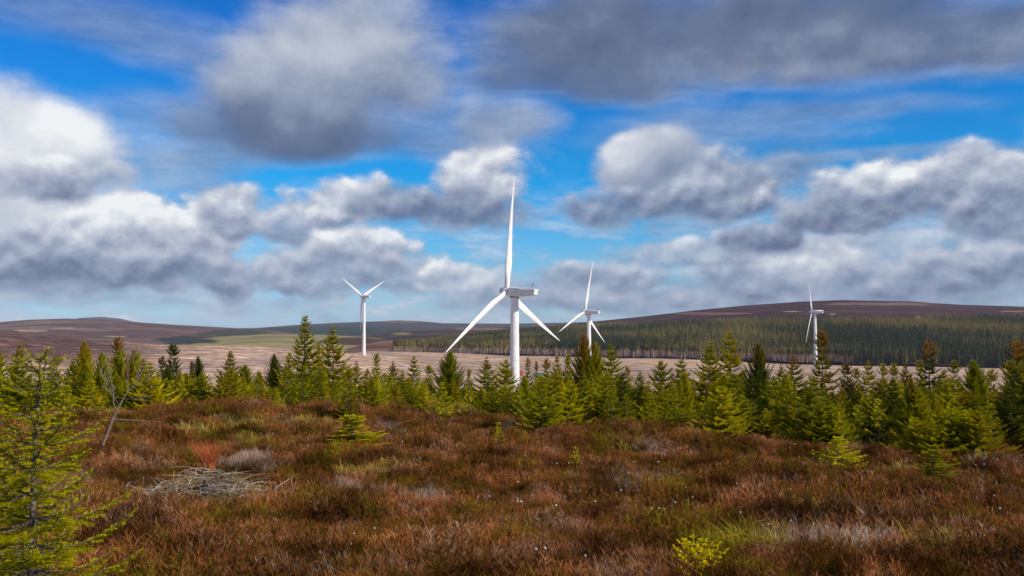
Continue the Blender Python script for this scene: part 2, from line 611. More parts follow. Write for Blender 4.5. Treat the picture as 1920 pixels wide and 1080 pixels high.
def mat_moor():
    m, w, out = new_mat('moor_soil')
    p = pos(w)
    n = w.noise(p, 1.4, 6, 0.65)
    n2 = w.noise(p, 9.0, 4, 0.6)
    c = w.ramp(n, [(0.3, (0.022, 0.012, 0.007)), (0.5, (0.05, 0.026, 0.014)), (0.7, (0.065, 0.05, 0.018))])
    c = w.mix(w.smooth(n2, 0.4, 0.7), c, (0.09, 0.055, 0.035))
    # land cover further out: felled plantation, pinkish tan with grey rows of brash
    cov = attr(w, 'cover')
    pp = w.vm('MULTIPLY', p, (1.0, 1.0, 0.0))
    a = w.noise(w.vm('MULTIPLY', p, (0.020, 0.075, 0)), 1.0, 7, 0.7)
    b2 = w.noise(w.vm('MULTIPLY', p, (0.006, 0.012, 0)), 1.0, 5, 0.6)
    wv = w.node('ShaderNodeTexWave', wave_type='BANDS', bands_direction='DIAGONAL')
    w.l.new(pp, wv.inputs['Vector'])
    wv.inputs['Scale'].default_value = 0.035
    wv.inputs['Distortion'].default_value = 9.0
    wv.inputs['Detail'].default_value = 4.0
    wv.inputs['Detail Scale'].default_value = 1.2
    f = w.ramp(a, [(0.30, (0.15, 0.095, 0.06)), (0.42, (0.35, 0.215, 0.138)), (0.55, (0.58, 0.375, 0.25)), (0.66, (0.85, 0.64, 0.48))])
    f = w.mix(w.m('MULTIPLY', w.smooth(wv.outputs['Fac'], 0.55, 0.9), 0.25), f, (0.13, 0.10, 0.09))
    f = w.mix(w.smooth(b2, 0.45, 0.62, 0.0, 0.55), f, (0.25, 0.19, 0.175))
    f = w.mix(1.0, f, cov.outputs['Color'], 'MULTIPLY')
    br = w.noise(w.vm('MULTIPLY', p, (0.05, 0.12, 0)), 1.0, 8, 0.78)
    f = w.mix(1.0, f, w.ramp(br, [(0.36, (0.32, 0.29, 0.29)), (0.5, (0.92, 0.92, 0.92)), (0.62, (1.55, 1.5, 1.45))]), 'MULTIPLY')
    fx = attr(w, 'farness').outputs['Fac']
    c = w.mix(fx, c, f)
    principled(w, out, c, 0.95, 0.05, n2, 0.5, 0.05)
    return m


def build_ground():
    # azimuths dense in front of the camera
    a1 = np.linspace(-0.72, 0.72, 520)
    a2 = np.linspace(0.72, 2 * PI - 0.72, 90)[1:-1]
    azs = np.concatenate([a1, a2])
    rs = np.concatenate([[0.0], np.geomspace(0.8, 90, 200), np.geomspace(90, 1900, 170)[1:], np.geomspace(1900, 14500, 16)[1:]])
    A, Rr = np.meshgrid(azs, rs)
    X = np.sin(A) * Rr
    Y = np.cos(A) * Rr
    Z = ground_z(X, Y)
    V = np.stack([X.ravel(), Y.ravel(), Z.ravel()], 1)
    na = len(azs)
    i = np.arange(len(rs) - 1)[:, None] * na
    j = np.arange(na)[None, :]
    jn = (j + 1) % na
    Fq = np.stack([i + j, i + jn, i + na + jn, i + na + j], -1).reshape(-1, 4)[:, ::-1]
    rr = np.hypot(V[:, 0], V[:, 1])
    px = V[:, 0] / np.maximum(V[:, 1], 1) * F + 960
    cov = np.ones((len(V), 3))
    # darker brown heather ridge on the left
    rid = sstep(V[:, 2], -34, -18) * (1 - sstep(px, 150, 420)) * sstep(rr, 500, 900)
    lf = np.array([0.30, 0.25, 0.30])
    cov = cov * (1 - rid[:, None]) + lf * rid[:, None]
    # greyer churned ground mid valley, redder strip before the forest
    g = sstep(rr, 650, 900) * (1 - sstep(rr, 1000, 1150)) * sstep(px, 700, 800)
    cov = cov * (1 - g[:, None] * 0.6) + np.array([0.66, 0.68, 0.74]) * g[:, None] * 0.6
    far = sstep(rr, 2000, 2600)
    cov = cov * (1 - far[:, None]) + np.array([0.35, 0.42, 0.25]) * far[:, None]
    fx = sstep(rr, 60, 130)
    me = mesh_np('ground', V, Fq, mat_moor(), True, {'cover': cov, 'farness': fx})
    o = bpy.data.objects.new('ground', me)
    link(o)
    tag(o, kind='structure')


build_ground()


# ------------------------------------------------------------------ hills
def mat_hill(name, base, dark, light, sc1=0.002, streak=(1, 3.0)):
    m, w, out = new_mat(name)
    p = pos(w)
    v = w.vm('MULTIPLY', p, (streak[0], streak[1], streak[1] * 2))
    n = w.noise(v, sc1, 7, 0.66, 0.6)
    n2 = w.noise(p, sc1 * 14, 5, 0.7)
    c = w.ramp(n, [(0.32, dark), (0.5, base), (0.68, light)])
    c = w.mix(w.smooth(n2, 0.3, 0.75, 0, 0.45), c, w.mix(1.0, c, (0.55, 0.55, 0.62), 'MULTIPLY'))
    cv = attr(w, 'cover')
    cf = attr(w, 'cover_amount').outputs['Fac']
    c = w.mix(cf, c, w.mix(1.0, cv.outputs['Color'], w.ramp(n2, [(0.3, (0.7, 0.7, 0.7)), (0.7, (1.25, 1.25, 1.2))]), 'MULTIPLY'))
    principled(w, out, c, 1.0, 0.0, n2, 0.7, 6.0)
    return m


def hill_z_fn(crestp, Dc, Df, zf, pw=1.0, amp=0.0, seed=0):
    cp = np.array(crestp, float)

    def depth(v, px):
        return np.interp(px, cp[:, 0], np.broadcast_to(v, len(cp)) if np.ndim(v) else np.full(len(cp), v))

    def f(x, Y):
        px = x / Y * F + 960
        py = np.interp(px, cp[:, 0], cp[:, 1])
        dc = np.interp(px, Dc[0], Dc[1]) if isinstance(Dc, tuple) else np.full_like(px, Dc)
        df = np.interp(px, Df[0], Df[1]) if isinstance(Df, tuple) else np.full_like(px, Df)
        z0 = np.interp(px, zf[0], zf[1]) if isinstance(zf, tuple) else np.full_like(px, zf)
        zc = CAMZ - (py - HOR) / F * dc
        t = (Y - df) / (dc - df)
        up = np.clip(t, 0, 1)
        # rounded crest
        s = np.sin(up * PI / 2) * pw + up * (1 - pw)
        z = z0 + (zc - z0) * s
        back = np.clip((Y - dc) / (dc * 0.35), 0, 1)
        z = z - (zc + 80) * sstep(back, 0, 1)
        z = z + amp * fbm(x / (dc * 0.05), Y / (dc * 0.05), 4, seed) * np.clip(t * 3, 0, 1) * (1 - sstep(t, 0.85, 1.0) * 0.85)
        return z
    f.dc = Dc
    f.df = Df
    return f


def build_hill(fn, px0, px1, mat, cover=None, na=300, nr=70, taper=120):
    pxs = np.linspace(px0, px1, na)
    T = np.concatenate([np.linspace(0, 1, nr), 1 + np.linspace(0, 0.36, 12)[1:]])
    PX, TT = np.meshgrid(pxs, T)
    dc = np.interp(PX, fn.dc[0], fn.dc[1]) if isinstance(fn.dc, tuple) else np.full_like(PX, fn.dc)
    df = np.interp(PX, fn.df[0], fn.df[1]) if isinstance(fn.df, tuple) else np.full_like(PX, fn.df)
    Y = np.where(TT <= 1, df + (dc - df) * TT, dc * TT)
    X = (PX - 960) / F * Y
    Z = fn(X, Y)
    if taper:
        e = np.minimum(sstep(PX, px0, px0 + taper), 1 - sstep(PX, px1 - taper, px1))
        Z = Z * e - 70 * (1 - e)
    V = np.stack([X.ravel(), Y.ravel(), Z.ravel()], 1)
    i = np.arange(len(T) - 1)[:, None] * na
    j = np.arange(na - 1)[None, :]
    Fq = np.stack([i + j, i + j + 1, i + na + j + 1, i + na + j], -1).reshape(-1, 4)
    py = HOR - (V[:, 2] - CAMZ) / V[:, 1] * F
    cov = np.zeros((len(V), 3))
    amt = np.zeros(len(V))
    for (a, b, c, d, col) in (cover or []):
        # patches of another vegetation: ellipse given by where it lies on the slope
        wob = fbm(V[:, 0] / 60, V[:, 1] / 160, 3, 3) * 0.45
        rr = ((PX.ravel() - a) / c) ** 2 + ((py - b) / d) ** 2
        k = 1 - sstep(np.sqrt(rr) + wob, 0.75, 1.1)
        cov = cov * (1 - k[:, None]) + np.array(col) * k[:, None]
        amt = np.maximum(amt, k)
    me = mesh_np('hill', V, Fq, mat, True, {'cover': cov, 'cover_amount': amt})
    o = bpy.data.objects.new('hill', me)
    link(o)
    tag(o, kind='structure')
    return o


purple = mat_hill('heather_hill', (0.064, 0.032, 0.036), (0.038, 0.021, 0.027), (0.10, 0.054, 0.048))
purple_left = mat_hill('pale_heather_hill', (0.13, 0.078, 0.072), (0.07, 0.042, 0.047), (0.24, 0.165, 0.12), 0.0016, (1, 2.2))
bluehill = mat_hill('far_hill', (0.075, 0.07, 0.075), (0.04, 0.045, 0.055), (0.12, 0.10, 0.09), 0.0010)
brown = mat_hill('brown_grass_slope', (0.21, 0.11, 0.075), (0.13, 0.065, 0.05), (0.33, 0.20, 0.13), 0.004)
green = mat_hill('rough_pasture', (0.27, 0.22, 0.10), (0.17, 0.14, 0.07), (0.38, 0.32, 0.16), 0.004)
darkmoor = mat_hill('dark_moor', (0.075, 0.045, 0.045), (0.04, 0.03, 0.033), (0.14, 0.085, 0.065), 0.002)

# far blue hill behind the left one
f_far = hill_z_fn([(60, 622), (150, 596), (190, 594), (225, 597), (330, 622)], 11000, 9500, -60, 0.7)
build_hill(f_far, 40, 350, bluehill, na=60, nr=20, taper=20)
# left heather hill
f_left = hill_z_fn([(-900, 590), (-300, 600), (0, 604), (60, 599), (125, 597), (200, 600), (260, 604), (330, 609), (420, 614), (500, 619), (600, 630), (700, 650)],
                   4300, 1900, -62, 0.35, 12, 3)
build_hill(f_left, -900, 700, purple_left, [(350, 638, 60, 8, (0.035, 0.04, 0.045)), (440, 624, 70, 6, (0.05, 0.055, 0.045)), (215, 631, 30, 2.2, (0.30, 0.24, 0.16)),
                                             (60, 620, 40, 3, (0.30, 0.21, 0.15)), (120, 616, 30, 2.5, (0.27, 0.19, 0.14))], na=360, nr=60)
# far centre hill
f_mid = hill_z_fn([(250, 622), (360, 617), (480, 615), (560, 609), (640, 605), (720, 602), (745, 600.5), (790, 602), (830, 606), (960, 607), (1100, 604), (1300, 600), (1500, 600)],
                  6500, 3300, -62, 0.4, 10, 8)
build_hill(f_mid, 230, 1500, bluehill, [(600, 622, 170, 9, (0.035, 0.05, 0.042)), (760, 603, 60, 3, (0.17, 0.10, 0.09))], na=260, nr=50)
# rough pasture
f_green = hill_z_fn([(250, 652), (330, 641), (420, 631), (500, 627), (620, 628), (700, 633), (760, 641), (830, 655)], 2500, 1500, -62, 0.6, 2, 12)
build_hill(f_green, 250, 840, green, [(690, 640, 130, 7, (0.08, 0.045, 0.04)), (350, 640, 70, 5, (0.05, 0.05, 0.035))], na=160, nr=40)
# dark moor in the middle, rising to the right
f_dark = hill_z_fn([(560, 652), (640, 638), (700, 628), (760, 620), (850, 615), (960, 613), (1100, 611), (1300, 610)], 3700, 1900, -62, 0.5, 6, 21)
build_hill(f_dark, 540, 1350, darkmoor, [(755, 626, 26, 3, (0.2, 0.17, 0.07)), (900, 617, 60, 3, (0.19, 0.11, 0.09))], na=220, nr=40)
# brown grass slope behind the left turbine
f_brown = hill_z_fn([(540, 664), (600, 655), (650, 646), (700, 641), (760, 637), (850, 632), (960, 632), (1060, 640)], 2250, 1350,
                    ([540, 682, 740, 1060], [-62, -42, -38, -60]), 0.4, 1.5, 25)
build_hill(f_brown, 540, 1080, brown, [(830, 634, 60, 2.0, (0.36, 0.21, 0.13)), (690, 651, 60, 2.5, (0.12, 0.07, 0.055))], na=160, nr=40)

# the big hill on the right
EDGE = ([600, 740, 960, 1200, 1520, 1920, 2600], [1600, 1560, 1450, 1350, 1230, 1060, 900])
EDGE_Z = ([600, 740, 960, 1200, 1520, 1920, 2600], [-39, zy(661, 1560), zy(664, 1450), zy(669, 1350), zy(678, 1230), zy(689, 1060), -42])
BIG = [(600, 700), (740, 650), (860, 632), (960, 617), (1060, 608), (1130, 601), (1200, 594), (1300, 582), (1400, 572.5), (1500, 565.5), (1580, 562.5), (1700, 565),
       (1800, 571), (1920, 575), (2150, 585), (2600, 600)]
f_big = hill_z_fn(BIG, 3600, EDGE, EDGE_Z, 0.35, 5, 40)
build_hill(f_big, 640, 2600, purple, [(1485, 584, 20, 1.3, (0.26, 0.22, 0.14)), (1722, 596, 11, 4, (0.34, 0.32, 0.2)), (1560, 589, 8, 1.5, (0.3, 0.26, 0.17)), (1900, 584, 30, 2, (0.2, 0.12, 0.1)),
                                      (1330, 588, 90, 2.5, (0.16, 0.09, 0.075)), (1650, 570, 120, 3, (0.17, 0.095, 0.08))], na=520, nr=90, taper=90)


# ------------------------------------------------------------------ instancing of uncountable plants
def scatter(name, pts, rot, scl, idx, sources, label, cat):
    me = bpy.data.meshes.new(name)
    n = len(pts)
    me.vertices.add(n)
    me.vertices.foreach_set('co', np.asarray(pts, np.float32).ravel())
    a = me.attributes.new('rot', 'FLOAT_VECTOR', 'POINT'); a.data.foreach_set('vector', np.asarray(rot, np.float32).ravel())
    a = me.attributes.new('scl', 'FLOAT_VECTOR', 'POINT'); a.data.foreach_set('vector', np.asarray(scl, np.float32).ravel())
    a = me.attributes.new('idx', 'INT', 'POINT'); a.data.foreach_set('value', np.asarray(idx, np.int32))
    o = bpy.data.objects.new(name, me)
    link(o)
    tag(o, label, cat, kind='stuff')
    ng = bpy.data.node_groups.new(name + '_nodes', 'GeometryNodeTree')
    ng.interface.new_socket('Geometry', in_out='INPUT', socket_type='NodeSocketGeometry')
    ng.interface.new_socket('Geometry', in_out='OUTPUT', socket_type='NodeSocketGeometry')
    N, L = ng.nodes, ng.links
    gi = N.new('NodeGroupInput'); go = N.new('NodeGroupOutput')
    iop = N.new('GeometryNodeInstanceOnPoints')
    iop.inputs['Pick Instance'].default_value = True
    jn = N.new('GeometryNodeJoinGeometry')
    for s in reversed(sources):
        oi = N.new('GeometryNodeObjectInfo')
        oi.inputs['Object'].default_value = s
        oi.inputs['As Instance'].default_value = True
        L.new(oi.outputs['Geometry'], jn.inputs[0])

    def na(nm, t):
        k = N.new('GeometryNodeInputNamedAttribute'); k.data_type = t
        k.inputs['Name'].default_value = nm
        return [q for q in k.outputs if q.enabled and q.name == 'Attribute'][0]
    m2p = N.new('GeometryNodeMeshToPoints')
    L.new(gi.outputs[0], m2p.inputs[0])
    L.new(m2p.outputs[0], iop.inputs['Points'])
    L.new(jn.outputs[0], iop.inputs['Instance'])
    L.new(na('idx', 'INT'), iop.inputs['Instance Index'])
    L.new(na('rot', 'FLOAT_VECTOR'), iop.inputs['Rotation'])
    L.new(na('scl', 'FLOAT_VECTOR'), iop.inputs['Scale'])
    L.new(iop.outputs[0], go.inputs[0])
    md = o.modifiers.new('scatter', 'NODES')
    md.node_group = ng
    return o


def source(name, me):
    o = bpy.data.objects.new(name, me)      # not linked to the scene: only a shape for the scatter
    return o


# ------------------------------------------------------------------ conifers
class Soup:
    """collects small leaf-like quads"""
    def __init__(s):
        s.v = []; s.h = []; s.o = []

    def kite(s, p0, p1, side, w, o, mid=0.45):
        m = p0 + (p1 - p0) * mid
        s.v += [p0, m + side * w, p1, m - side * w]
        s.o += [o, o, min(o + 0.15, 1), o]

    def mesh(s, name, mat, H):
        V = np.array([tuple(v) for v in s.v])
        Fq = np.arange(len(V)).reshape(-1, 4)
        h = V[:, 2] / H
        return mesh_np(name, V, Fq, mat, False, {'height': h, 'outer': np.array(s.o)})


def conifer(seed, H=3.0, ratio=0.30, whorls=15, per=6, kind='spruce', z0=0.06, tw=0.026, dens=1.0):
    rnd = random.Random(seed)
    S = Soup()
    TV, TF = [], []
    Rm = ratio * H
    lean = Vector((rnd.uniform(-.03, .03), rnd.uniform(-.03, .03), 0))
    tr = lambda z: Vector((lean.x * z + 0.02 * math.sin(z * 1.7 + seed), lean.y * z, z))
    tube([tr(H * t) for t in (-0.05, 0, .25, .5, .75, .92, 1.0)], [0.016 * H, 0.015 * H, .011 * H, .008 * H, .005 * H, .002 * H, .0008 * H], 5, TV, TF)
    asym = rnd.uniform(0, 2 * PI)
    for wi in range(whorls * 2):
        t = z0 + (1 - z0) * (wi / (whorls * 2.0)) ** 0.92
        main = wi % 2 == 0
        z = H * t + rnd.uniform(-.01, .01) * H
        if kind == 'pine':
            prof = (1 - t) ** 0.55 * (0.75 + 0.25 * math.sin(t * PI))
        elif kind == 'sparse':
            prof = (1 - t) ** 0.85 * (0.6 + 0.4 * rnd.random()) if t < .8 else (1 - t) ** 0.7
        else:
            prof = (1 - t) ** 1.08 * (1.0 + 0.22 * rnd.uniform(-1, 1))
        n = per if main else max(2, int(per * 0.55))
        if kind == 'sparse' and rnd.random() < 0.25: n = max(1, n - 3)
        ph = rnd.uniform(0, 2 * PI)
        for b in range(n):
            an = ph + 2 * PI * b / n + rnd.uniform(-.3, .3)
            L = Rm * prof * rnd.uniform(.68, 1.22) * (1.0 if main else .66) * (1 + 0.12 * math.cos(an - asym)) + 0.012 * H
            if t > 0.9: L = max(L, 0.035 * H * rnd.uniform(.6, 1.1))
            e0 = {'pine': 0.50, 'sparse': 0.10}.get(kind, 0.0) + 0.85 * t ** 2.5 + rnd.uniform(-.12, .12)
            d = Vector((math.cos(an), math.sin(an), 0))
            up = Vector((0, 0, 1))
            side = Vector((-math.sin(an), math.cos(an), 0))
            base = tr(z)
            curl = 0.35 if kind != 'pine' else 0.6
            pt = lambda s: base + (d * math.cos(e0) + up * math.sin(e0)) * (L * s) + up * (curl * L * (s - .5) * s) - up * (0.16 * L * math.sin(s * PI) * (1 - t))
            # woody spine
            tube([pt(0), pt(.5), pt(1)], [.0030 * H, .0018 * H, .0006 * H], 3, TV, TF)
            nt = max(3, int(L / (0.036 / dens)))
            for k in range(nt + 1):
                s = (k + .3) / (nt + .3)
                if s < 0.12 and kind != 'pine': continue
                p = pt(s)
                q = pt(min(s + .08, 1.08))
                ax = (q - p).normalized()
                if k == nt:
                    dirs = [(ax, 1.0)]
                else:
                    sp = rnd.uniform(.55, .95)
                    dirs = [((ax * math.cos(sp) + side * math.sin(sp) * sg + up * rnd.uniform(-.12, .22)).normalized(), 1.0) for sg in (1, -1)]
                    if kind == 'pine' or rnd.random() < .3: dirs.append(((ax * .6 + up * .8).normalized(), .6))
                for dv, fac in dirs:
                    l = (0.04 + 0.34 * L * (1 - s) ** 0.8 * (0.45 + .55 * min(1, s * 3))) * rnd.uniform(.7, 1.15) * fac
                    l = min(l, 0.34)
                    o = max(s, 1 - (1 - s) * 1.2) * (0.45 + 0.55 * min(1, l / .12))
                    tip = p + dv * l
                    tip.z -= l * 0.10
                    s1 = dv.cross(up)
                    if s1.length < .1: s1 = side.copy()
                    s1.normalize()
                    s2 = dv.cross(s1).normalized()
                    wd = tw * rnd.uniform(.8, 1.2)
                    S.kite(p, tip, s2, wd * .75, o)
                    # needle fringe as short side sprays
                    m = max(2, int(l / .035))
                    for c in range(m):
                        u = (c + .5) / m
                        pc = p + (tip - p) * u
                        for sg in (1, -1):
                            dd = (dv * .75 + s1 * sg * .75 + s2 * rnd.uniform(-.5, .5)).normalized()
                            ll = rnd.uniform(.030, .055) * (1.1 - .5 * u)
                            S.kite(pc, pc + dd * ll, (dv.cross(dd)).cross(dd).normalized() if rnd.random() < .5 else s2.cross(dd).normalized(), wd * .42, min(1, o * .6 + .5 * u))
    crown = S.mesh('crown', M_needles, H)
    trunk = mesh_np('trunk', [tuple(v) for v in TV], np.array(TF), M_bark, True)
    return trunk, crown


VAR = {
    'spruce': [conifer(1, 3, .43, 13, 7), conifer(2, 3, .47, 12, 7), conifer(3, 3, .41, 14, 6), conifer(13, 3, .46, 12, 7)],
    'broad': [conifer(4, 3, .58, 11, 8), conifer(5, 3, .54, 12, 8), conifer(14, 3, .56, 11, 8)],
    'pine': [conifer(6, 3, .31, 15, 7, 'pine'), conifer(7, 3, .35, 14, 7, 'pine')],
    'sparse': [conifer(8, 3, .34, 14, 6, 'sparse'), conifer(9, 3, .30, 15, 5, 'sparse')],
    'small': [conifer(10, 1.3, .40, 8, 6, 'spruce', .04, .02, 0.8), conifer(11, 1.3, .36, 7, 5, 'sparse', .04, .022, 0.8)],
}
VH = {'spruce': 3.0, 'broad': 3.0, 'pine': 3.0, 'sparse': 3.0, 'small': 1.3}
COL = {
    'olive': (0.50, 0.41, 0.005), 'yellow': (0.66, 0.56, 0.005), 'green': (0.34, 0.31, 0.007),
    'dark': (0.12, 0.135, 0.012), 'bronze': (0.36, 0.25, 0.010), 'lime': (0.85, 0.68, 0.006),
}
WORD = {'olive': 'olive-green', 'yellow': 'yellow-green', 'green': 'mid-green', 'dark': 'dark green', 'bronze': 'bronze-green', 'lime': 'bright yellow'}

TREES = []
KEEP = []          # no heather grows through these trunks


def tree(px, top, base, kind='spruce', colour='olive', Y=None, wid=1.0, tip=0, label=None, group=None, name='spruce_tree', front=False):
    """a conifer whose foot is where pixel (px,base) meets the moor (or at depth Y) and whose top reaches row 'top'"""
    if Y is None:
        Y = 12.0
        for _ in range(400):
            p = P(px, base, Y)
            if p.z <= zat(p.x, Y) + .20: break
            Y += 0.1
    x = (px - 960) / F * Y
    z = zat(x, Y)
    H = P(px, top, Y).z - z
    i = random.randrange(len(VAR[kind]))
    tm, cm = VAR[kind][i]
    k = H / VH[kind]
    root = empty(name, (x, Y, z - 0.02), random.uniform(0, 2 * PI))
    kx = k ** 0.75 * wid * 1.08
    root.scale = (kx, kx, k)
    t = bpy.data.objects.new('trunk', tm); link(t, root)
    c = bpy.data.objects.new('crown', cm); link(c, root)
    cc = COL[colour]
    j = [random.uniform(.92, 1.08) for _ in range(3)]
    b = random.uniform(.85, 1.12)
    c.color = (cc[0] * b * j[0], cc[1] * b, cc[2] * b * j[2], 1.0 - 0.5 * tip)
    root['category'] = 'tree'
    if group: root['group'] = group
    if front: KEEP.append((x, Y, .40))
    TREES.append(dict(o=root, px=px, top=top, Y=Y, kind=kind, colour=colour, tip=tip, label=label, H=H, front=front))
    return root


def tree_base(px):
    return float(np.interp(px, EPX, EPY))


# trees whose tops one can tell apart in the photograph: px, top, kind, colour, depth beyond the edge (m), width, brown tip
MID = [
    (3, 645, 'spruce', 'olive', 6, 1, 1), (33, 640, 'spruce', 'olive', 9, .9, .6), (104, 668, 'sparse', 'green', 6, 1, 0), (135, 672, 'spruce', 'green', 3, 1, 0),
    (160, 645, 'pine', 'olive', 7, 1.1, .6), (195, 664, 'pine', 'green', 5, 1, 0), (218, 632, 'sparse', 'bronze', 12, .9, .5), (226, 656, 'pine', 'green', 8, .9, 0),
    (251, 657, 'pine', 'green', 9, .9, 0), (240, 685, 'spruce', 'bronze', 4, 1, 1), (268, 672, 'spruce', 'olive', 6, 1, .3), (305, 667, 'sparse', 'dark', 9, 1, .2),
    (326, 645, 'sparse', 'dark', 12, 1.1, 0), (318, 690, 'pine', 'dark', 5, 1.1, 0), (362, 676, 'sparse', 'dark', 10, .8, .3), (375, 672, 'pine', 'dark', 8, .9, 0), (350, 700, 'pine', 'green', 4, .9, 0),
    (432, 657, 'spruce', 'green', 10, 1, .4), (462, 686, 'pine', 'green', 6, 1.1, 0), (415, 695, 'spruce', 'dark', 4, 1, 0), (486, 698, 'pine', 'green', 4, .9, 0),
    (516, 668, 'pine', 'dark', 8, 1, 0), (571, 592, 'spruce', 'olive', 10, 1.15, 0), (545, 660, 'spruce', 'olive', 5, 1.1, 0), (597, 642, 'spruce', 'olive', 10, 1, 0), (626, 612, 'spruce', 'olive', 8, 1.1, 0),
    (600, 690, 'broad', 'green', 3, 1, 0), (668, 676, 'spruce', 'olive', 6, 1, .6), (706, 662, 'sparse', 'olive', 12, 1, 0), (688, 690, 'spruce', 'olive', 5, 1, .4), (741, 676, 'spruce', 'bronze', 10, .9, .7),
    (775, 667, 'spruce', 'green', 11, .9, 0), (755, 694, 'spruce', 'olive', 6, 1, .6), (730, 700, 'broad', 'yellow', 3, .9, 0), (805, 684, 'sparse', 'olive', 10, .9, 0), (841, 662, 'pine', 'green', 5, 1.35, 0),
    (880, 690, 'sparse', 'olive', 9, .8, .3), (916, 669, 'spruce', 'olive', 7, 1.1, .6), (948, 672, 'broad', 'olive', 5, .9, 0), (990, 670, 'sparse', 'olive', 12, .7, .5), (1006, 676, 'sparse', 'bronze', 14, .5, .5),
    (1022, 672, 'sparse', 'olive', 12, .8, .6), (1045, 666, 'spruce', 'olive', 9, .9, .3), (1064, 663, 'sparse', 'olive', 12, .9, 0), (1094, 632, 'pine', 'bronze', 8, .95, .8), (1118, 648, 'pine', 'olive', 7, .9, .2),
    (1145, 645, 'spruce', 'olive', 6, 1, 0), (1176, 686, 'sparse', 'olive', 12, .8, .8), (1196, 694, 'spruce', 'green', 7, .9, 0), (1241, 674, 'broad', 'green', 5, .9, 0), (1275, 672, 'spruce', 'green', 7, 1.1, 0),
    (1326, 640, 'spruce', 'olive', 6, 1.05, 0), (1371, 622, 'spruce', 'olive', 6, 1.05, 0), (1420, 650, 'pine', 'dark', 6, 1, .3), (1468, 682, 'spruce', 'olive', 9, .9, .2), (1490, 666, 'spruce', 'green', 8, 1, 1),
    (1541, 617, 'sparse', 'bronze', 9, 1.1, .5), (1586, 680, 'sparse', 'dark', 12, 1, .3), (1603, 690, 'sparse', 'olive', 14, .8, .3), (1628, 676, 'spruce', 'olive', 12, .9, .4), (1656, 682, 'sparse', 'olive', 13, .8, .3),
    (1676, 682, 'sparse', 'olive', 12, .8, .3), (1700, 680, 'spruce', 'bronze', 10, .9, .7), (1722, 674, 'sparse', 'olive', 12, .9, .3), (1741, 638, 'sparse', 'dark', 9, 1.1, 1), (1766, 692, 'spruce', 'green', 7, .9, 0), (1786, 676, 'sparse', 'green', 11, .8, 0),
    (1826, 682, 'pine', 'green', 5, 1.3, 0), (1851, 692, 'sparse', 'olive', 9, .9, .3), (1886, 676, 'sparse', 'olive', 8, .9, .2), (1912, 640, 'sparse', 'bronze', 8, 1.1, 1), (1900, 690, 'spruce', 'dark', 4, 1, 0),
]
FRONT = [
    (325, 712, 757, 'small', 'yellow', 1.1, 'pale yellow-green spruce in front of the dark pair left of the small left-hand turbine'),
    (386, 700, 756, 'small', 'yellow', 1.1, 'pale open-branched young spruce with level branches at the edge of the heather'),
    (436, 738, 755, 'small', 'yellow', .9, 'tiny yellow-green spruce at the heather edge below the clear-felled slope'),
    (524, 735, 760, 'small', 'yellow', 1.2, 'low yellow-green spruce at the foot of the small dark tree'),
    (655, 690, 780, 'sparse', 'olive', 1.1, 'thin-crowned spruce with a bare grey lower stem at the heather edge'),
    (792, 715, 765, 'broad', 'yellow', .8, 'yellow-green low spruce in the front row left of the big turbine'),
    (1015, 702, 798, 'broad', 'olive', 1.0, 'broad spruce standing forward on the heather just right of the largest turbine'),
    (1166, 752, 782, 'small', 'yellow', 1.0, 'tiny spruce with a thin leader at the heather edge below the second turbine'),
    (1262, 722, 796, 'broad', 'yellow', .8, 'broad yellow-green spruce in the front row below two darker ones'),
    (1320, 742, 797, 'small', 'yellow', 1.2, 'small yellow-green spruce at the foot of the tall pointed spruces'),
    (1474, 712, 808, 'broad', 'olive', .8, 'broad olive spruce in the front row left of the right-hand turbine'),
    (1524, 706, 812, 'spruce', 'green', 1.1, 'mid-green spruce in the front row directly below the right-hand turbine'),
    (1572, 756, 826, 'broad', 'yellow', .9, 'yellowish low broad spruce in the front row right of the right-hand turbine'),
    (1622, 770, 820, 'small', 'olive', 1.2, 'low olive spruce beside the yellowish broad spruce'),
    (1712, 726, 828, 'broad', 'olive', 1.0, 'widest olive spruce at the right, with level spreading branches'),
    (1786, 762, 838, 'sparse', 'yellow', 1.3, 'open yellow-green spruce with a dead grey side branch at right'),
    (1846, 786, 830, 'small', 'olive', 1.2, 'small pointed spruce in front of the dark gap at the right edge'),
    (1408, 700, 803, 'spruce', 'dark', 1.0, 'very dark spruce in the front row beneath the dark pointed pine'),
]
GRP = 'young conifers along the far edge of the heather'
for (px, top, kind, colour, dd, wid, tip) in MID:
    b = tree_base(px)
    Y0 = CAMZ / ((b - HOR) / F)
    tree(px, top, None, kind, colour, Y0 + dd + random.uniform(0, 1.5), wid, tip, group=GRP)
for (px, top, base, kind, colour, wid, lab) in FRONT:
    tree(px, top, base, kind, colour, None, wid, 0, lab, GRP, front=True)
# the hedge of trees between them
px = -130.0
while px < 2060:
    cpx = min(max(px, 0), 1920)
    Y0 = CAMZ / ((tree_base(cpx) - HOR) / F)
    row = random.random()
    dd = random.uniform(1.0, 3.5) if row < .45 else random.uniform(4, 12)
    yel = 0.55 if 620 < px < 1000 or px < 200 else 0.25
    colour = random.choices(['olive', 'yellow', 'green', 'dark'], [.42, yel * .6, .28, .22])[0]
    kind = random.choices(['spruce', 'broad', 'pine', 'sparse'], [.5, .22, .2, .08])[0]
    dip = 12 if 780 < px < 960 else 0
    top = random.uniform(694, 732) + dip + (8 if px > 1400 else 0)
    if not (0 < px < 1920): top = random.uniform(640, 710)
    tree(px, top, None, kind, colour, Y0 + dd, random.uniform(.9, 1.15), random.choice([0, 0, .4]), group=GRP)
    px += random.uniform(10, 17)
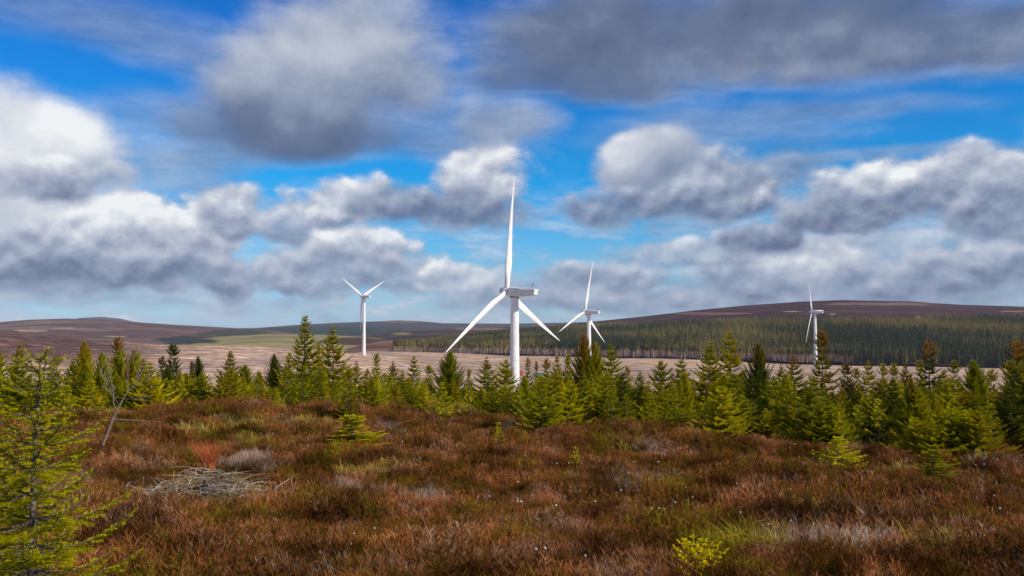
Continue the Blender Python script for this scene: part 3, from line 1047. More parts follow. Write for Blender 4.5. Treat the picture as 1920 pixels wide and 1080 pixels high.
# a low front fringe, brighter and younger
px = -60.0
while px < 1980:
    cpx = min(max(px, 0), 1920)
    Y0 = CAMZ / ((tree_base(cpx) - HOR) / F)
    h_ = random.uniform(.35, 1.0) ** 1.3
    tree(px, tree_base(cpx) - 18 - 62 * h_, None, random.choice(['small', 'broad', 'small', 'spruce']), random.choice(['yellow', 'olive', 'yellow', 'green']), Y0 + random.uniform(-.4, 1.2), random.uniform(1.0, 1.3), 0, group=GRP)
    px += random.uniform(26, 62)

# small spruces out on the heather
G2 = 'small spruces scattered on the open heather'
tree(664, 776, 842, 'sparse', 'yellow', None, 3.3, 0, 'low spreading yellow-green spruce in the heather, below the thin-crowned spruce at centre left', G2, front=True)
tree(935, 790, 826, 'small', 'yellow', None, 1.0, 0, 'little yellow-green spruce in the heather below the big turbine', G2, front=True)
tree(1079, 836, 862, 'small', 'lime', None, .9, 0, 'tiny yellow spruce seedling in the mid heather', G2, front=True)
tree(1566, 816, 876, 'small', 'yellow', None, 2.0, 0, 'leaning yellow-green spruce in the heather below the right-hand turbine', G2, front=True)
tree(1745, 840, 893, 'sparse', 'olive', None, 2.4, 0, 'thin sparse-branched spruce in the heather at the right', G2, front=True)


def name_trees():
    marks = [(0, 'left edge'), (230, 'the bare birch'), (571, 'the tallest spruce'), (682, 'the leftmost turbine'),
             (841, 'the bushy pine'), (965, 'the largest turbine'), (1103, 'the second turbine'), (1371, 'the pointed spruce'),
             (1528, 'the rightmost turbine'), (1741, 'the brown-tipped spruce'), (1920, 'right edge')]
    used = set()
    segs = {}
    for t in TREES:
        if t['label']:
            t['o']['label'] = t['label']; used.add(t['label']); continue
        k = max(0, min(len(marks) - 2, sum(1 for m in marks if m[0] <= t['px']) - 1))
        segs.setdefault(k, []).append(t)
    onum = ['first', 'second', 'third', 'fourth', 'fifth', 'sixth', 'seventh', 'eighth', 'ninth', 'tenth', 'eleventh', 'twelfth', 'thirteenth', 'fourteenth', 'fifteenth', 'sixteenth']
    for k, ts in segs.items():
        byk = {}
        for t in ts:
            w = {'pine': 'dense upright', 'broad': 'broad', 'sparse': 'thin open', 'spruce': 'pointed', 'small': 'bushy'}[t['kind']]
            size = 'tall' if t['top'] < 665 else ('mid-height' if t['top'] < 690 else ('low' if t['top'] < 718 else 'knee-high'))
            if not (0 <= t['px'] <= 1920): size = 'out-of-frame ' + size
            tip = 'brown-tipped ' if t['tip'] >= .5 else ''
            byk.setdefault((size, w, WORD[t['colour']], tip), []).append(t)
        for (size, w, col, tip), g in byk.items():
            g.sort(key=lambda t: t['px'])
            for i, t in enumerate(g):
                if len(g) == 1:
                    ordn = ''
                else:
                    ordn = onum[min(i, 15)] + ' '
                noun = 'pine' if t['kind'] == 'pine' else 'spruce'
                a, b = marks[k][1], marks[k + 1][1]
                if size.startswith('out'):
                    lab = '%s%s %s %s %s beyond %s' % (ordn, size.split()[-1], col, w, noun, 'the left edge' if t['px'] < 0 else 'the right edge')
                else:
                    lab = '%s%s %s%s %s %s between %s and %s' % (ordn, size, tip, col, w, noun, a, b)
                t['o']['label'] = lab
            # shorten
    for t in TREES:
        if t['kind'] == 'pine': t['o'].name = 'pine_tree'
name_trees()


# ------------------------------------------------------------------ the near spruce on the left, with real needles
def near_spruce(px, top, base_y, Y, seed, H, colour, label, Rm, whorls=13, per=6, nd=1.0, fac=1.0):
    rnd = random.Random(seed)
    rs = np.random.RandomState(seed)
    x = (px - 960) / F * Y
    z = zat(x, Y)
    H = P(px, top, Y).z - z
    root = empty('spruce_tree', (x, Y, z - 0.02))
    KEEP.append((x, Y, .28))
    tag(root, label, 'tree')
    TV, TF = [], []
    tr = lambda zz: Vector((0.02 * math.sin(zz * 2.1 + seed), 0.015 * math.sin(zz * 3), zz))
    tube([tr(H * t) for t in (0, .2, .4, .6, .8, .95, 1.0)], [0.034, 0.030, .025, .018, .011, .005, .002], 8, TV, TF)
    t = bpy.data.objects.new('trunk', mesh_np('trunk', [tuple(v) for v in TV], np.array(TF), M_bark, True)); link(t, root)

    for wi in range(whorls * 2):
        tt = 0.05 + 0.93 * (wi / (whorls * 2.0)) ** 0.95
        main = wi % 2 == 0
        n = per if main else 3
        ph = rnd.uniform(0, 6.28)
        for b in range(n):
            NV, NO = [], []
            WV, WF = [], []
            an = ph + 2 * PI * b / n + rnd.uniform(-.25, .25)
            L = Rm * (1 - tt) ** .72 * rnd.uniform(.65, 1.2) * (1 if main else .6) + .05
            e0 = 0.02 + 0.6 * tt ** 2 + rnd.uniform(-.12, .12)
            d = Vector((math.cos(an), math.sin(an), 0)); up = Vector((0, 0, 1)); side = Vector((-math.sin(an), math.cos(an), 0))
            base = tr(H * tt + rnd.uniform(-.02, .02))
            bend = rnd.uniform(-.15, .15)
            pt = lambda s: base + (d * math.cos(e0) + up * math.sin(e0)) * (L * s) + up * (.30 * L * (s - .55) * s) - up * (.10 * L * math.sin(s * PI) * (1 - tt)) + side * bend * L * s * s
            tube([pt(i / 5) for i in range(6)], [.007 * (1 - i / 6.0) + .0012 for i in range(6)], 4, WV, WF)

            def shoot(p, q, o0, o1):
                """a needle-clad shoot from p to q"""
                l = (q - p).length
                m = int(l / 0.0016 * nd) + 8
                ax = (q - p).normalized()
                s1 = ax.cross(up)
                if s1.length < .1: s1 = side.copy()
                s1.normalize(); s2 = ax.cross(s1)
                ax_, s1_, s2_ = np.array(ax), np.array(s1), np.array(s2)
                u = rs.rand(m)
                P0 = np.array(p) + np.outer(u, np.array(q - p))
                th = rs.rand(m) * 2 * PI
                # more needles above and to the sides
                th = np.where((np.sin(th) > .3) & (rs.rand(m) < .6), -th, th)
                rad = np.outer(np.cos(th), s1_) + np.outer(np.sin(th), s2_)
                dr = rad * .80 + ax_ * .62 + rs.normal(0, .12, (m, 3))
                nl = rs.uniform(.011, .018, m)[:, None]
                tip = P0 + dr * nl
                wv = np.cross(rad, dr); wv /= (np.linalg.norm(wv, axis=1)[:, None] + 1e-9)
                wd = 0.0014
                NV.append(np.stack([P0 + wv * wd, P0 - wv * wd, tip], 1).reshape(-1, 3))
                oo = o0 + (o1 - o0) * u
                NO.append(np.repeat(oo, 3))
            nt = max(3, int(L / .052))
            for k in range(nt):
                s = (k + .5) / nt
                if s > .15 : shoot(pt(s - .5 / nt), pt(s + .55 / nt), .25 + .4 * s, .3 + .4 * s)
                if s < .12: continue
                p = pt(s); ax = (pt(min(1, s + .05)) - p).normalized()
                for sg in (1, -1):
                    sp = rnd.uniform(.6, .95)
                    dv = (ax * math.cos(sp) + side * sg * math.sin(sp) + up * rnd.uniform(-.22, .10)).normalized()
                    l = fac * min(.26, (.04 + .42 * L * (1 - s) ** .85 * min(1, .35 + s * 2.2)) * rnd.uniform(.75, 1.15))
                    q = p + dv * l
                    q.z -= l * .12
                    tube([p, q], [.002, .001], 3, WV, WF)
                    if l > .10:
                        for u in (.45, .72):
                            pm = p + (q - p) * u
                            for s3 in (1, -1):
                                dv2 = (dv * .75 + (side * s3 * .2) + dv.cross(up).normalized() * s3 * .6).normalized()
                                l2 = l * .42 * (1.3 - u)
                                shoot(pm, pm + dv2 * l2 - up * l2 * .1, .45, 1.0)
                    shoot(p, q, .2, 1.0)
            shoot(pt(.93), pt(1.06), .8, 1.0)
            V = np.concatenate(NV); o = np.concatenate(NO)
            nn = len(V)
            WVn = np.array([tuple(v) for v in WV])
            allV = np.concatenate([V, WVn])
            h = allV[:, 2] / H * 0.6
            me = mesh_np('branch', allV, [np.arange(nn).reshape(-1, 3), np.array(WF) + nn], M_needles, False,
                         {'height': h, 'outer': np.concatenate([o, np.zeros(len(WVn))])})
            me.materials.append(M_bark)
            mi = np.zeros(len(me.polygons), np.int32); mi[nn // 3:] = 1
            me.polygons.foreach_set('material_index', mi)
            bo = bpy.data.objects.new('branch', me); link(bo, root)
            bo.color = (*colour, 1)
    return root


near_spruce(76, 640, 0, 6.4, 3, 2.3, (0.50, 0.44, 0.006), 'nearest tree, large yellow-green spruce filling the bottom left corner', .76, 11, 7, 1.5)
near_spruce(-15, 800, 0, 7.6, 12, 1.4, (0.50, 0.44, 0.008), 'lower yellow-green spruce at the left edge behind the nearest spruce', .7, 7, 6, .6)
near_spruce(1296, 1014, 0, 7.9, 21, .33, (0.95, 0.74, 0.006), 'bright yellow spruce seedling poking from the heather at the bottom of the picture', .36, 6, 7, 2.4, .7)


# ------------------------------------------------------------------ the bare leaning birch
def bare_birch():
    Y = 18.6
    def W(px, py, dy=0):
        return P(px, py, Y + dy)
    b0 = W(197, 826)
    root = empty('birch_tree', b0)
    tag(root, 'leafless grey birch leaning to the right among the spruces at left', 'tree')
    rnd = random.Random(4)

    def part(name, paths):
        V, Fq = [], []
        for pts, r0, r1 in paths:
            n = len(pts)
            tube([Vector(p) - b0 for p in pts], [r0 + (r1 - r0) * i / (n - 1) for i in range(n)], 6, V, Fq)
        o = bpy.data.objects.new(name, mesh_np(name, [tuple(v) for v in V], np.array(Fq), M_birch, True)); link(o, root)

    def twigs(paths, pts, r, n, ln):
        for i in range(n):
            k = rnd.uniform(.25, .98) * (len(pts) - 1)
            a = Vector(pts[int(k)]); c = Vector(pts[min(int(k) + 1, len(pts) - 1)])
            p = a + (c - a) * (k % 1)
            d = (c - a).normalized() if (c - a).length > 0 else Vector((0, 0, 1))
            d = (d + Vector((rnd.uniform(-.9, .9), rnd.uniform(-.9, .9), rnd.uniform(-.1, .9)))).normalized()
            l = ln * rnd.uniform(.4, 1.2)
            m = p + d * l * .5 + Vector((0, 0, .02))
            e = m + (d + Vector((rnd.uniform(-.3, .3), 0, .3))).normalized() * l * .5
            paths.append(([p, m, e], r, r * .35))
            for q in range(2):
                d2 = (d + Vector((rnd.uniform(-.8, .8), rnd.uniform(-.8, .8), rnd.uniform(0, .7)))).normalized()
                paths.append(([m, m + d2 * l * .35], r * .6, r * .25))
    trunk = [W(193, 834), W(202, 812), W(212, 785), W(222, 766), W(232, 745)]
    part('trunk', [(trunk, .030, .017)])
    branches = [
        ([W(232, 745), W(246, 728), W(258, 714), W(268, 695), W(277, 672), W(286, 652)], .018, .004, .1),
        ([W(219, 770), W(212, 755, .1), W(213, 735, .15), W(208, 712, .2), W(204, 690, .25)], .013, .003, .1),
        ([W(246, 728), W(262, 722, -.1), W(280, 705, -.2), W(292, 690, -.25)], .010, .003, .1),
        ([W(240, 735), W(240, 712, .2), W(238, 690, .3), W(243, 668, .3)], .010, .003, .1),
        ([W(213, 735, .15), W(202, 722), W(192, 706), W(188, 690)], .008, .002, .1),
        ([W(262, 705), W(252, 688, .1), W(250, 670, .1), W(256, 655, .1)], .008, .002, .1),
        ([W(234, 747), W(250, 750, -.15), W(268, 751, -.2), W(287, 752, -.25)], .007, .002, .1),
        ([W(224, 762), W(216, 748), W(204, 735), W(196, 728)], .006, .002, .1),
    ]
    for pts, r0, r1, _ in branches:
        ps = [(pts, r0 * .7, r1 * .7)]
        twigs(ps, pts, .003, 12, .22)
        part('branch', ps)
    # dead branch lying level at its foot
    V, Fq = [], []
    a0 = P(210, 786, 21.5)
    g = [P(210, 786, 21.5), P(240, 788, 21.4), P(268, 789, 21.4), P(290, 790, 21.3), P(314, 792, 21.2)]
    tube([p - a0 for p in g], [.016, .014, .011, .008, .004], 5, V, Fq)
    for px1, py1, px2, py2 in ((240, 788, 258, 774), (262, 789, 282, 801), (280, 790, 300, 778), (222, 787, 236, 773)):
        tube([P(px1, py1, 21.4) - a0, P((px1 + px2) / 2, (py1 + py2) / 2 - 2, 21.2) - a0, P(px2, py2, 21.2) - a0], [.007, .005, .002], 4, V, Fq)
    o = bpy.data.objects.new('dead_branch', mesh_np('dead_branch', [tuple(v) for v in V], np.array(Fq), M_birch, True)); link(o)
    o.location = a0
    tag(o, 'grey dead branch lying level in the heather beside the leaning birch', 'branch')


bare_birch()


# ------------------------------------------------------------------ heather, grass, dead stems
def heather_mesh(seed, r=0.2, h=0.28, stems=34, mat=None, lean=.5, shoot=.048, sw=.0034, per=13):
    rnd = random.Random(seed)
    S = []; T = []; O = []

    def tri(p0, p1, side, w, tint):
        S.extend([p0 - side * w, p0 + side * w, p1 + side * w * .3, p1 - side * w * .3]); T.extend([tint] * 4)
    for i in range(stems):
        a = rnd.uniform(0, 6.28); rr = r * math.sqrt(rnd.random())
        base = Vector((math.cos(a) * rr * .5, math.sin(a) * rr * .5, -.04))
        hh = h * rnd.uniform(.6, 1.15) * (1 - .35 * (rr / r) ** 2)
        top = Vector((math.cos(a) * rr * 1.2 + rnd.uniform(-.04, .04), math.sin(a) * rr * 1.2 + rnd.uniform(-.04, .04), hh))
        mid = (base + top) * .5 + Vector((math.cos(a), math.sin(a), 0)) * .03
        sd_ = Vector((math.cos(a * 3.1), math.sin(a * 3.1), 0))
        tint = rnd.random()
        tri(base, mid, sd_, .004, .1 + .3 * rnd.random()); tri(mid, top, sd_, .003, tint)
        for k in range(per):
            u = rnd.uniform(.35, 1.0)
            p = mid + (top - mid) * ((u - .3) / .7) if u > .5 else base + (mid - base) * (u * 2)
            d = Vector((rnd.uniform(-1.4, 1.4), rnd.uniform(-1.4, 1.4), 1)).normalized()
            l = shoot * rnd.uniform(.6, 1.3)
            aa = rnd.uniform(0, 6.28)
            tri(p, p + d * l, Vector((math.cos(aa), math.sin(aa), 0)), sw * rnd.uniform(.7, 1.2), min(1, max(0, tint + rnd.uniform(-.25, .25))))
    V = np.array([tuple(v) for v in S])
    return mesh_np('heather_clump', V, np.arange(len(V)).reshape(-1, 4), mat, False, {'tint': np.array(T)})


def grass_mesh(seed, n=60, h=.3, r=.12, mat=None, w=.0035, droop=.6):
    rnd = random.Random(seed)
    V = []; T = []
    for i in range(n):
        a = rnd.uniform(0, 6.28); rr = r * rnd.random()
        p = Vector((math.cos(a) * rr * .4, math.sin(a) * rr * .4, -.03))
        out = Vector((math.cos(a + rnd.uniform(-.5, .5)), math.sin(a + rnd.uniform(-.5, .5)), 0))
        hh = h * rnd.uniform(.5, 1.2)
        sp = r * rnd.uniform(.5, 2.2)
        m = p + out * sp * .35 + Vector((0, 0, hh * .7)); e = p + out * sp * 1.0 + Vector((0, 0, hh * (1 - droop * rnd.random())))
        s = Vector((-out.y, out.x, 0))
        t = rnd.random()
        V += [p - s * w, p + s * w, m + s * w, m - s * w, m - s * w, m + s * w, e + s * w * .2, e - s * w * .2]
        T += [t] * 8
    V = np.array([tuple(v) for v in V])
    return mesh_np('grass_tuft', V, np.arange(len(V)).reshape(-1, 4), mat, False, {'tint': np.array(T)})


def twig_mesh(seed, n=26, h=.3, r=.2, mat=None):
    rnd = random.Random(seed)
    V, Fq = [], []
    for i in range(n):
        a = rnd.uniform(0, 6.28)
        p = Vector((math.cos(a) * r * .3, math.sin(a) * r * .3, -.02))
        d = Vector((math.cos(a) * rnd.uniform(.2, 1), math.sin(a) * rnd.uniform(.2, 1), rnd.uniform(.5, 1.2))).normalized()
        pts = [p]
        for k in range(3):
            d = (d + Vector((rnd.uniform(-.45, .45), rnd.uniform(-.45, .45), rnd.uniform(-.2, .2)))).normalized()
            pts.append(pts[-1] + d * h * .36)
        tube(pts, [.0035, .003, .0022, .001], 3, V, Fq)
        for k in (1, 2):
            d2 = (d + Vector((rnd.uniform(-.8, .8), rnd.uniform(-.8, .8), rnd.uniform(-.1, .6)))).normalized()
            tube([pts[k], pts[k] + d2 * h * .3], [.002, .0008], 3, V, Fq)
    V = np.array([tuple(v) for v in V])
    return mesh_np('twig_tuft', V, np.array(Fq), mat, False, {'tint': np.full(len(V), .5)})


M_heather = mat_scatter('heather', [(0.00, (0.21, 0.165, 0.012)), (0.22, (0.16, 0.095, 0.012)), (0.45, (0.185, 0.070, 0.017)),
                                    (0.66, (0.28, 0.104, 0.032)), (0.86, (0.36, 0.152, 0.062)), (1.0, (0.38, 0.23, 0.14))], 0.75, 0.7, 0.2)
M_grass = mat_scatter('moor_grass', [(0.10, (0.31, 0.245, 0.02)), (0.40, (0.38, 0.28, 0.04)), (0.75, (0.42, 0.30, 0.09)), (1.0, (0.50, 0.38, 0.18))], 0.8, .5, .25)
M_twig = mat_scatter('dead_heather', [(0.2, (0.26, 0.17, 0.13)), (0.6, (0.34, 0.25, 0.20)), (1.0, (0.43, 0.34, 0.28))], 0.8, .4, 0.0)


def sample(n, r0, r1, amax, power=1.0, seed=0):
    rs = np.random.RandomState(seed)
    r = (rs.rand(n) * (r1 ** power - r0 ** power) + r0 ** power) ** (1 / power)
    a = rs.uniform(-amax, amax, n)
    return np.sin(a) * r, np.cos(a) * r, r, rs


KEEP.append(((398 - 960) / F * 13.3, 13.3, .95))
KEEP.append(((398 - 960) / F * 14.6, 14.6, .2))


def clear(x, y):
    k = np.ones(len(x), bool)
    for (a, b, rr_) in KEEP:
        k &= ((x - a) ** 2 + ((y - b + rr_ * .5) * .8) ** 2) > rr_ * rr_
    px = x / np.maximum(y, .1) * F + 960
    return k & (y < np.interp(px, EPX, EDY) + 2.5)


# heather clumps: even cover near, thinner further out where they overlap in view
hs = [source('heather_source', heather_mesh(30 + i, mat=M_heather, h=.20 + .03 * (i % 4), stems=40)) for i in range(7)]
x, y, r, rs = sample(30000, 3.0, 46, .72, 1.25, 1)
keep = rs.rand(len(x)) < (0.55 + 0.9 * vn(x / 0.9, y / 0.9, 77))
keep &= clear(x, y)
x, y, r = x[keep], y[keep], r[keep]
z = ground_z(x, y)
s = rs.uniform(.70, 1.35, len(x)) * (0.55 + 0.45 * sstep(vn(x / 0.85, y / 0.85, 97), .25, .7) + 0.45 * sstep(vn(x / 2.2, y / 2.2, 91), .25, .8)) * (1 + 0.35 * sstep(r, 12, 40))
rot = np.stack([rs.uniform(-.2, .2, len(x)), rs.uniform(-.2, .2, len(x)), rs.uniform(0, 6.28, len(x))], 1)
scl = np.stack([s, s, s * rs.uniform(.75, 1.15, len(x)) / (1 + 0.25 * sstep(r, 12, 40))], 1)
scatter('heather', np.stack([x, y, z], 1), rot, scl, rs.randint(0, 7, len(x)), hs, 'brown and rust heather covering the whole foreground', 'heather')

gs = [source('grass_source', grass_mesh(60 + i, mat=M_grass)) for i in range(4)]
x, y, r, rs = sample(16000, 3.0, 45, .72, 1.3, 2)
v = vn(x / 2.4, y / 2.4, 123) * .65 + vn(x / .8, y / .8, 53) * .35
pxx = x / y * F + 960
keep = (v > 0.70) | ((y > np.interp(pxx, EPX, EDY) + .5) & (rs.rand(len(x)) < .8))
keep &= clear(x, y) | (y > np.interp(pxx, EPX, EDY))
x, y, r = x[keep], y[keep], r[keep]
z = ground_z(x, y)
s = rs.uniform(.7, 1.25, len(x)) * (1 + .25 * sstep(r, 12, 40))
rot = np.stack([rs.uniform(-.2, .2, len(x)), rs.uniform(-.2, .2, len(x)), rs.uniform(0, 6.28, len(x))], 1)
scatter('moor_grass', np.stack([x, y, z + .02], 1), rot, np.stack([s, s, s], 1), rs.randint(0, 4, len(x)), gs, 'straw and yellow-green grass growing through the heather', 'grass')

ts = [source('twig_source', twig_mesh(80 + i, mat=M_twig)) for i in range(4)]
x, y, r, rs = sample(9000, 3.0, 30, .72, 1.2, 3)
v = vn(x / 1.6 + 5, y / 1.6, 223) * .6 + vn(x / .6, y / .6, 153) * .4
keep = v > 0.73
x, y, r = x[keep], y[keep], r[keep]
z = ground_z(x, y)
s = rs.uniform(.6, 1.2, len(x))
rot = np.stack([rs.uniform(-.5, .5, len(x)), rs.uniform(-.5, .5, len(x)), rs.uniform(0, 6.28, len(x))], 1)
scatter('dead_heather_stems', np.stack([x, y, z + .04], 1), rot, np.stack([s, s, s * .9], 1), rs.randint(0, 4, len(x)), ts, 'pale grey dead heather stems standing in patches', 'dead stems')


# brushwood mound and the rust tuft behind it
def brush():
    rnd = random.Random(9)
    c = P(395, 925, 1)
    Y = 13.3
    x = (398 - 960) / F * Y
    z = zat(x, Y)
    root = empty('brushwood_mound', (x, Y, z + .10))
    root.scale = (1.25, 1.1, 1.15)
    tag(root, 'mound of tangled grey dead stems and straw grass in the heather at lower left', 'brushwood')
    V, Fq = [], []
    for i in range(380):
        px_, py_ = rnd.gauss(0, .60), rnd.gauss(0, .26)
        h0 = .34 * math.exp(-(px_ / .65) ** 2 - (py_ / .35) ** 2)
        p = Vector((px_, py_, h0 * rnd.uniform(.4, 1.1) + .05))
        a = rnd.uniform(0, 6.28)
        d = Vector((math.cos(a), math.sin(a) * .6, rnd.uniform(-.2, .5))).normalized()
        pts = [p]
        l = rnd.uniform(.15, .45)
        for k in range(4):
            d = (d + Vector((rnd.uniform(-.4, .4), rnd.uniform(-.4, .4), rnd.uniform(-.35, .1)))).normalized()
            pts.append(pts[-1] + d * l / 4)
        r0 = rnd.uniform(.003, .006)
        tube(pts, [r0, r0, r0 * .8, r0 * .6, r0 * .3], 4, V, Fq)
    o = bpy.data.objects.new('dead_stems', mesh_np('dead_stems', [tuple(v) for v in V], np.array(Fq), mat_simple('bleached_stems', (.26, .20, .16), (.50, .41, .34), 5, .9, .05), True, {'tint': np.full(len(V), .6)}))
    link(o, root); tag(o, kind='stuff')
    V = []; T = []
    for i in range(650):
        px_, py_ = rnd.gauss(.18, .5), rnd.gauss(0, .28)
        p = Vector((px_, py_, .34 * math.exp(-(px_ / .6) ** 2 - (py_ / .4) ** 2)))
        a = rnd.uniform(0, 6.28)
        d = Vector((math.cos(a) * .7, math.sin(a) * .5 - .3, rnd.uniform(-.1, .5))).normalized() * rnd.uniform(.12, .3)
        s_ = Vector((-d.y, d.x, 0)).normalized() * .003
        m = p + d * .6; e = p + d + Vector((0, 0, -.06))
        V += [p - s_, p + s_, m + s_, m - s_, m - s_, m + s_, e, e]
        T += [rnd.uniform(.5, 1)] * 8
    Vn = np.array([tuple(v) for v in V])
    o = bpy.data.objects.new('straw_grass', mesh_np('straw_grass', Vn, np.arange(len(V)).reshape(-1, 4), M_grass, False, {'tint': np.array(T)}))
    link(o, root); tag(o, kind='stuff')
    # mound of moss
    VV, FF = [], []
    n = 20
    for j in range(n + 1):
        for i in range(n + 1):
            u, v = (i / n - .5) * 2.6, (j / n - .5) * 1.5
            VV.append((u, v, -.12 + .34 * math.exp(-(u / .6) ** 2 - (v / .38) ** 2) + rnd.uniform(-.015, .015)))
    for j in range(n):
        for i in range(n):
            a = j * (n + 1) + i
            FF.append((a, a + 1, a + n + 2, a + n + 1))
    o = bpy.data.objects.new('moss_mound', mesh_np('moss_mound', VV, np.array(FF), mat_simple('moss', (0.05, 0.03, 0.02), (0.12, 0.08, 0.035), 6, .95, .05, 5, .6, .03), True))
    link(o, root)
    # rust coloured tuft
    M_rust = mat_simple('rust_stems', (0.44, 0.10, 0.035), (0.58, 0.17, 0.06), 12, .8, .1)
    Yt = 14.7
    xt = (398 - 960) / F * Yt
    V, Fq = [], []
    for i in range(170):
        a = rnd.uniform(0, 6.28)
        p = Vector((math.cos(a) * .10 * rnd.random(), math.sin(a) * .08, -.02))
        tip = Vector((rnd.gauss(.02, .13), rnd.gauss(0, .1), rnd.uniform(.28, .5)))
        if i < 40: tip.x -= .22; tip.z += .05
        m = p * .5 + tip * .5 + Vector((rnd.uniform(-.03, .03), 0, .05))
        tube([p, m, tip], [.003, .0024, .001], 3, V, Fq)
    o = bpy.data.objects.new('rush_tuft', mesh_np('rush_tuft', [tuple(v) for v in V], np.array(Fq), M_rust, True))
    link(o)
    o.location = (xt, Yt, zat(xt, Yt) + .48)
    tag(o, 'upright rust-red tuft of stems behind the grey brushwood mound', 'tuft')


brush()


# cotton grass heads
def cotton():
    rnd = random.Random(5)
    m_h, w, out = new_mat('cotton_white')
    principled(w, out, (0.80, 0.80, 0.76), .9, .1)
    V, F3 = [], []
    tube([(0, 0, 0), (.01, 0, .15), (.015, 0, .3)], [.0012, .0012, .001], 3, V, F3)
    ns = len(F3)
    c = Vector((.015, 0, .31))
    for i in range(46):
        d = Vector((rnd.gauss(0, 1), rnd.gauss(0, 1), rnd.gauss(0, 1))).normalized()
        s_ = d.cross(Vector((.3, .5, .8))).normalized() * .004
        b = len(V)
        V += [c - s_, c + s_, c + d * .011 + s_ * .6, c + d * .011 - s_ * .6]
        F3.append((b, b + 1, b + 2, b + 3))
    me = mesh_np('cotton_grass', [tuple(v) for v in V], np.array(F3), mat_simple('cotton_stem', (.2, .18, .05), (.3, .25, .1), 5))
    me.materials.append(m_h)
    mi = np.zeros(len(me.polygons), np.int32); mi[ns:] = 1
    me.polygons.foreach_set('material_index', mi)
    spots = [(500, 818), (587, 809), (598, 798), (725, 794), (756, 829), (828, 848), (919, 933), (704, 992), (663, 1001), (656, 1019), (597, 1038), (857, 982),
             (968, 936), (973, 943), (979, 944), (997, 929), (1045, 949), (1085, 922), (1125, 865), (1146, 841), (1068, 868), (1113, 876), (1153, 926), (1180, 887), (1194, 892),
             (1236, 867), (1239, 834), (1242, 843), (1269, 942), (1261, 950), (1249, 955), (1224, 955), (1351, 870), (1335, 824), (1380, 907), (1391, 860), (1424, 908), (1420, 900),
             (1430, 989), (1390, 961), (1009, 1030), (1025, 1030), (1095, 1044), (1442, 985), (1521, 936), (1556, 909), (1483, 830), (1491, 834), (1502, 835), (1480, 841), (1646, 933),
             (1717, 921), (1719, 938), (1667, 960), (1684, 950), (1866, 930), (1832, 936), (1841, 957), (1788, 839), (1810, 838), (1844, 861), (1863, 860), (1871, 862), (1831, 872), (1846, 871),
             (1877, 884), (1906, 866), (1774, 872), (1708, 863), (1661, 841), (1897, 1010), (1905, 1006), (1834, 1006), (1614, 1028), (268, 897), (1442, 903), (1482, 918), (1455, 927), (1485, 978)]
    spots += [(rnd.uniform(960, 1900), rnd.uniform(835, 960)) for _ in range(34)]
    for (px_, py_) in spots:
        Y = 5.0
        while Y < 40:
            p = P(px_, py_, Y)
            if p.z <= zat(p.x, Y) + .31: break
            Y += .1
        o = bpy.data.objects.new('cotton_flower', me)
        link(o)
        o.location = (p.x, Y, zat(p.x, Y))
        s_ = rnd.uniform(.8, 1.25)
        o.scale = (s_, s_, 1)
        o.rotation_euler = (0, 0, rnd.uniform(0, 6.28))
        tag(o, 'single white cotton grass head on a thin stem in the heather', 'flower', 'white cotton grass heads dotted over the heather')


cotton()


# ------------------------------------------------------------------ the plantation on the far slope
def forest_mat(name, a, b):
    m, w, out = new_mat(name)
    oi = w.node('ShaderNodeObjectInfo')
    n = w.noise(w.vm('MULTIPLY', pos(w), (1.0, 0.6, 1.0)), 0.0042, 4, 0.6)
    f = w.m('MULTIPLY_ADD', w.m('SUBTRACT', oi.outputs['Random'], .5), .85, w.smooth(n, .38, .64, -.15, .95))
    c = w.mix(w.m('MAXIMUM', w.m('MINIMUM', f, 1.0), 0.0), a, b)
    principled(w, out, c, 1.0, 0.0)
    return m


M_fneed = forest_mat('plantation_needles', (0.055, 0.082, 0.036), (0.42, 0.335, 0.10))
M_ftrunk = mat_simple('plantation_trunk', (0.40, 0.27, 0.20), (0.60, 0.44, 0.34), 0.4, .9, .05)


def forest_tree(seed, z0, H=20.0, Rm=2.3):
    rnd = random.Random(seed)
    V = []
    def k4(p0, p1, s, w_):
        m = p0 * .5 + p1 * .5
        V.extend([p0, m + s * w_, p1, m - s * w_])
    n = 34 if z0 > .4 else 46
    for i in range(n):
        t = z0 + (1 - z0) * i / n
        z = H * t
        L = Rm * ((1 - t) / (1 - z0 * .6)) ** .7 * rnd.uniform(.6, 1.15) + .25
        for b in range(3):
            an = rnd.uniform(0, 6.28)
            d = Vector((math.cos(an), math.sin(an), rnd.uniform(-.35, .1)))
            s_ = Vector((-math.sin(an), math.cos(an), rnd.uniform(-.4, .4)))
            k4(Vector((0, 0, z)), Vector((0, 0, z)) + d * L, s_, .62)
        k4(Vector((0, 0, z)), Vector((0, 0, min(z + 1.6, H))), Vector((math.cos(i), math.sin(i), 0)), .35)
    nn = len(V) // 4
    TV, TF = [], []
    tube([(0, 0, -1), (0, 0, H * .5), (0, 0, H * .97)], [.30, .2, .05], 5, TV, TF)
    if z0 > .4:
        for i in range(22):
            z = H * rnd.uniform(.12, z0)
            an = rnd.uniform(0, 6.28)
            tube([(0, 0, z), (math.cos(an) * 1.1, math.sin(an) * 1.1, z - .3)], [.06, .03], 3, TV, TF)
    allV = np.array([tuple(v) for v in V] + [tuple(v) for v in TV])
    me = mesh_np('plantation_tree', allV, [np.arange(nn * 4).reshape(-1, 4), np.array(TF) + nn * 4], M_fneed)
    me.materials.append(M_ftrunk)
    mi = np.zeros(len(me.polygons), np.int32); mi[nn:] = 1
    me.polygons.foreach_set('material_index', mi)
    return source('plantation_source', me)


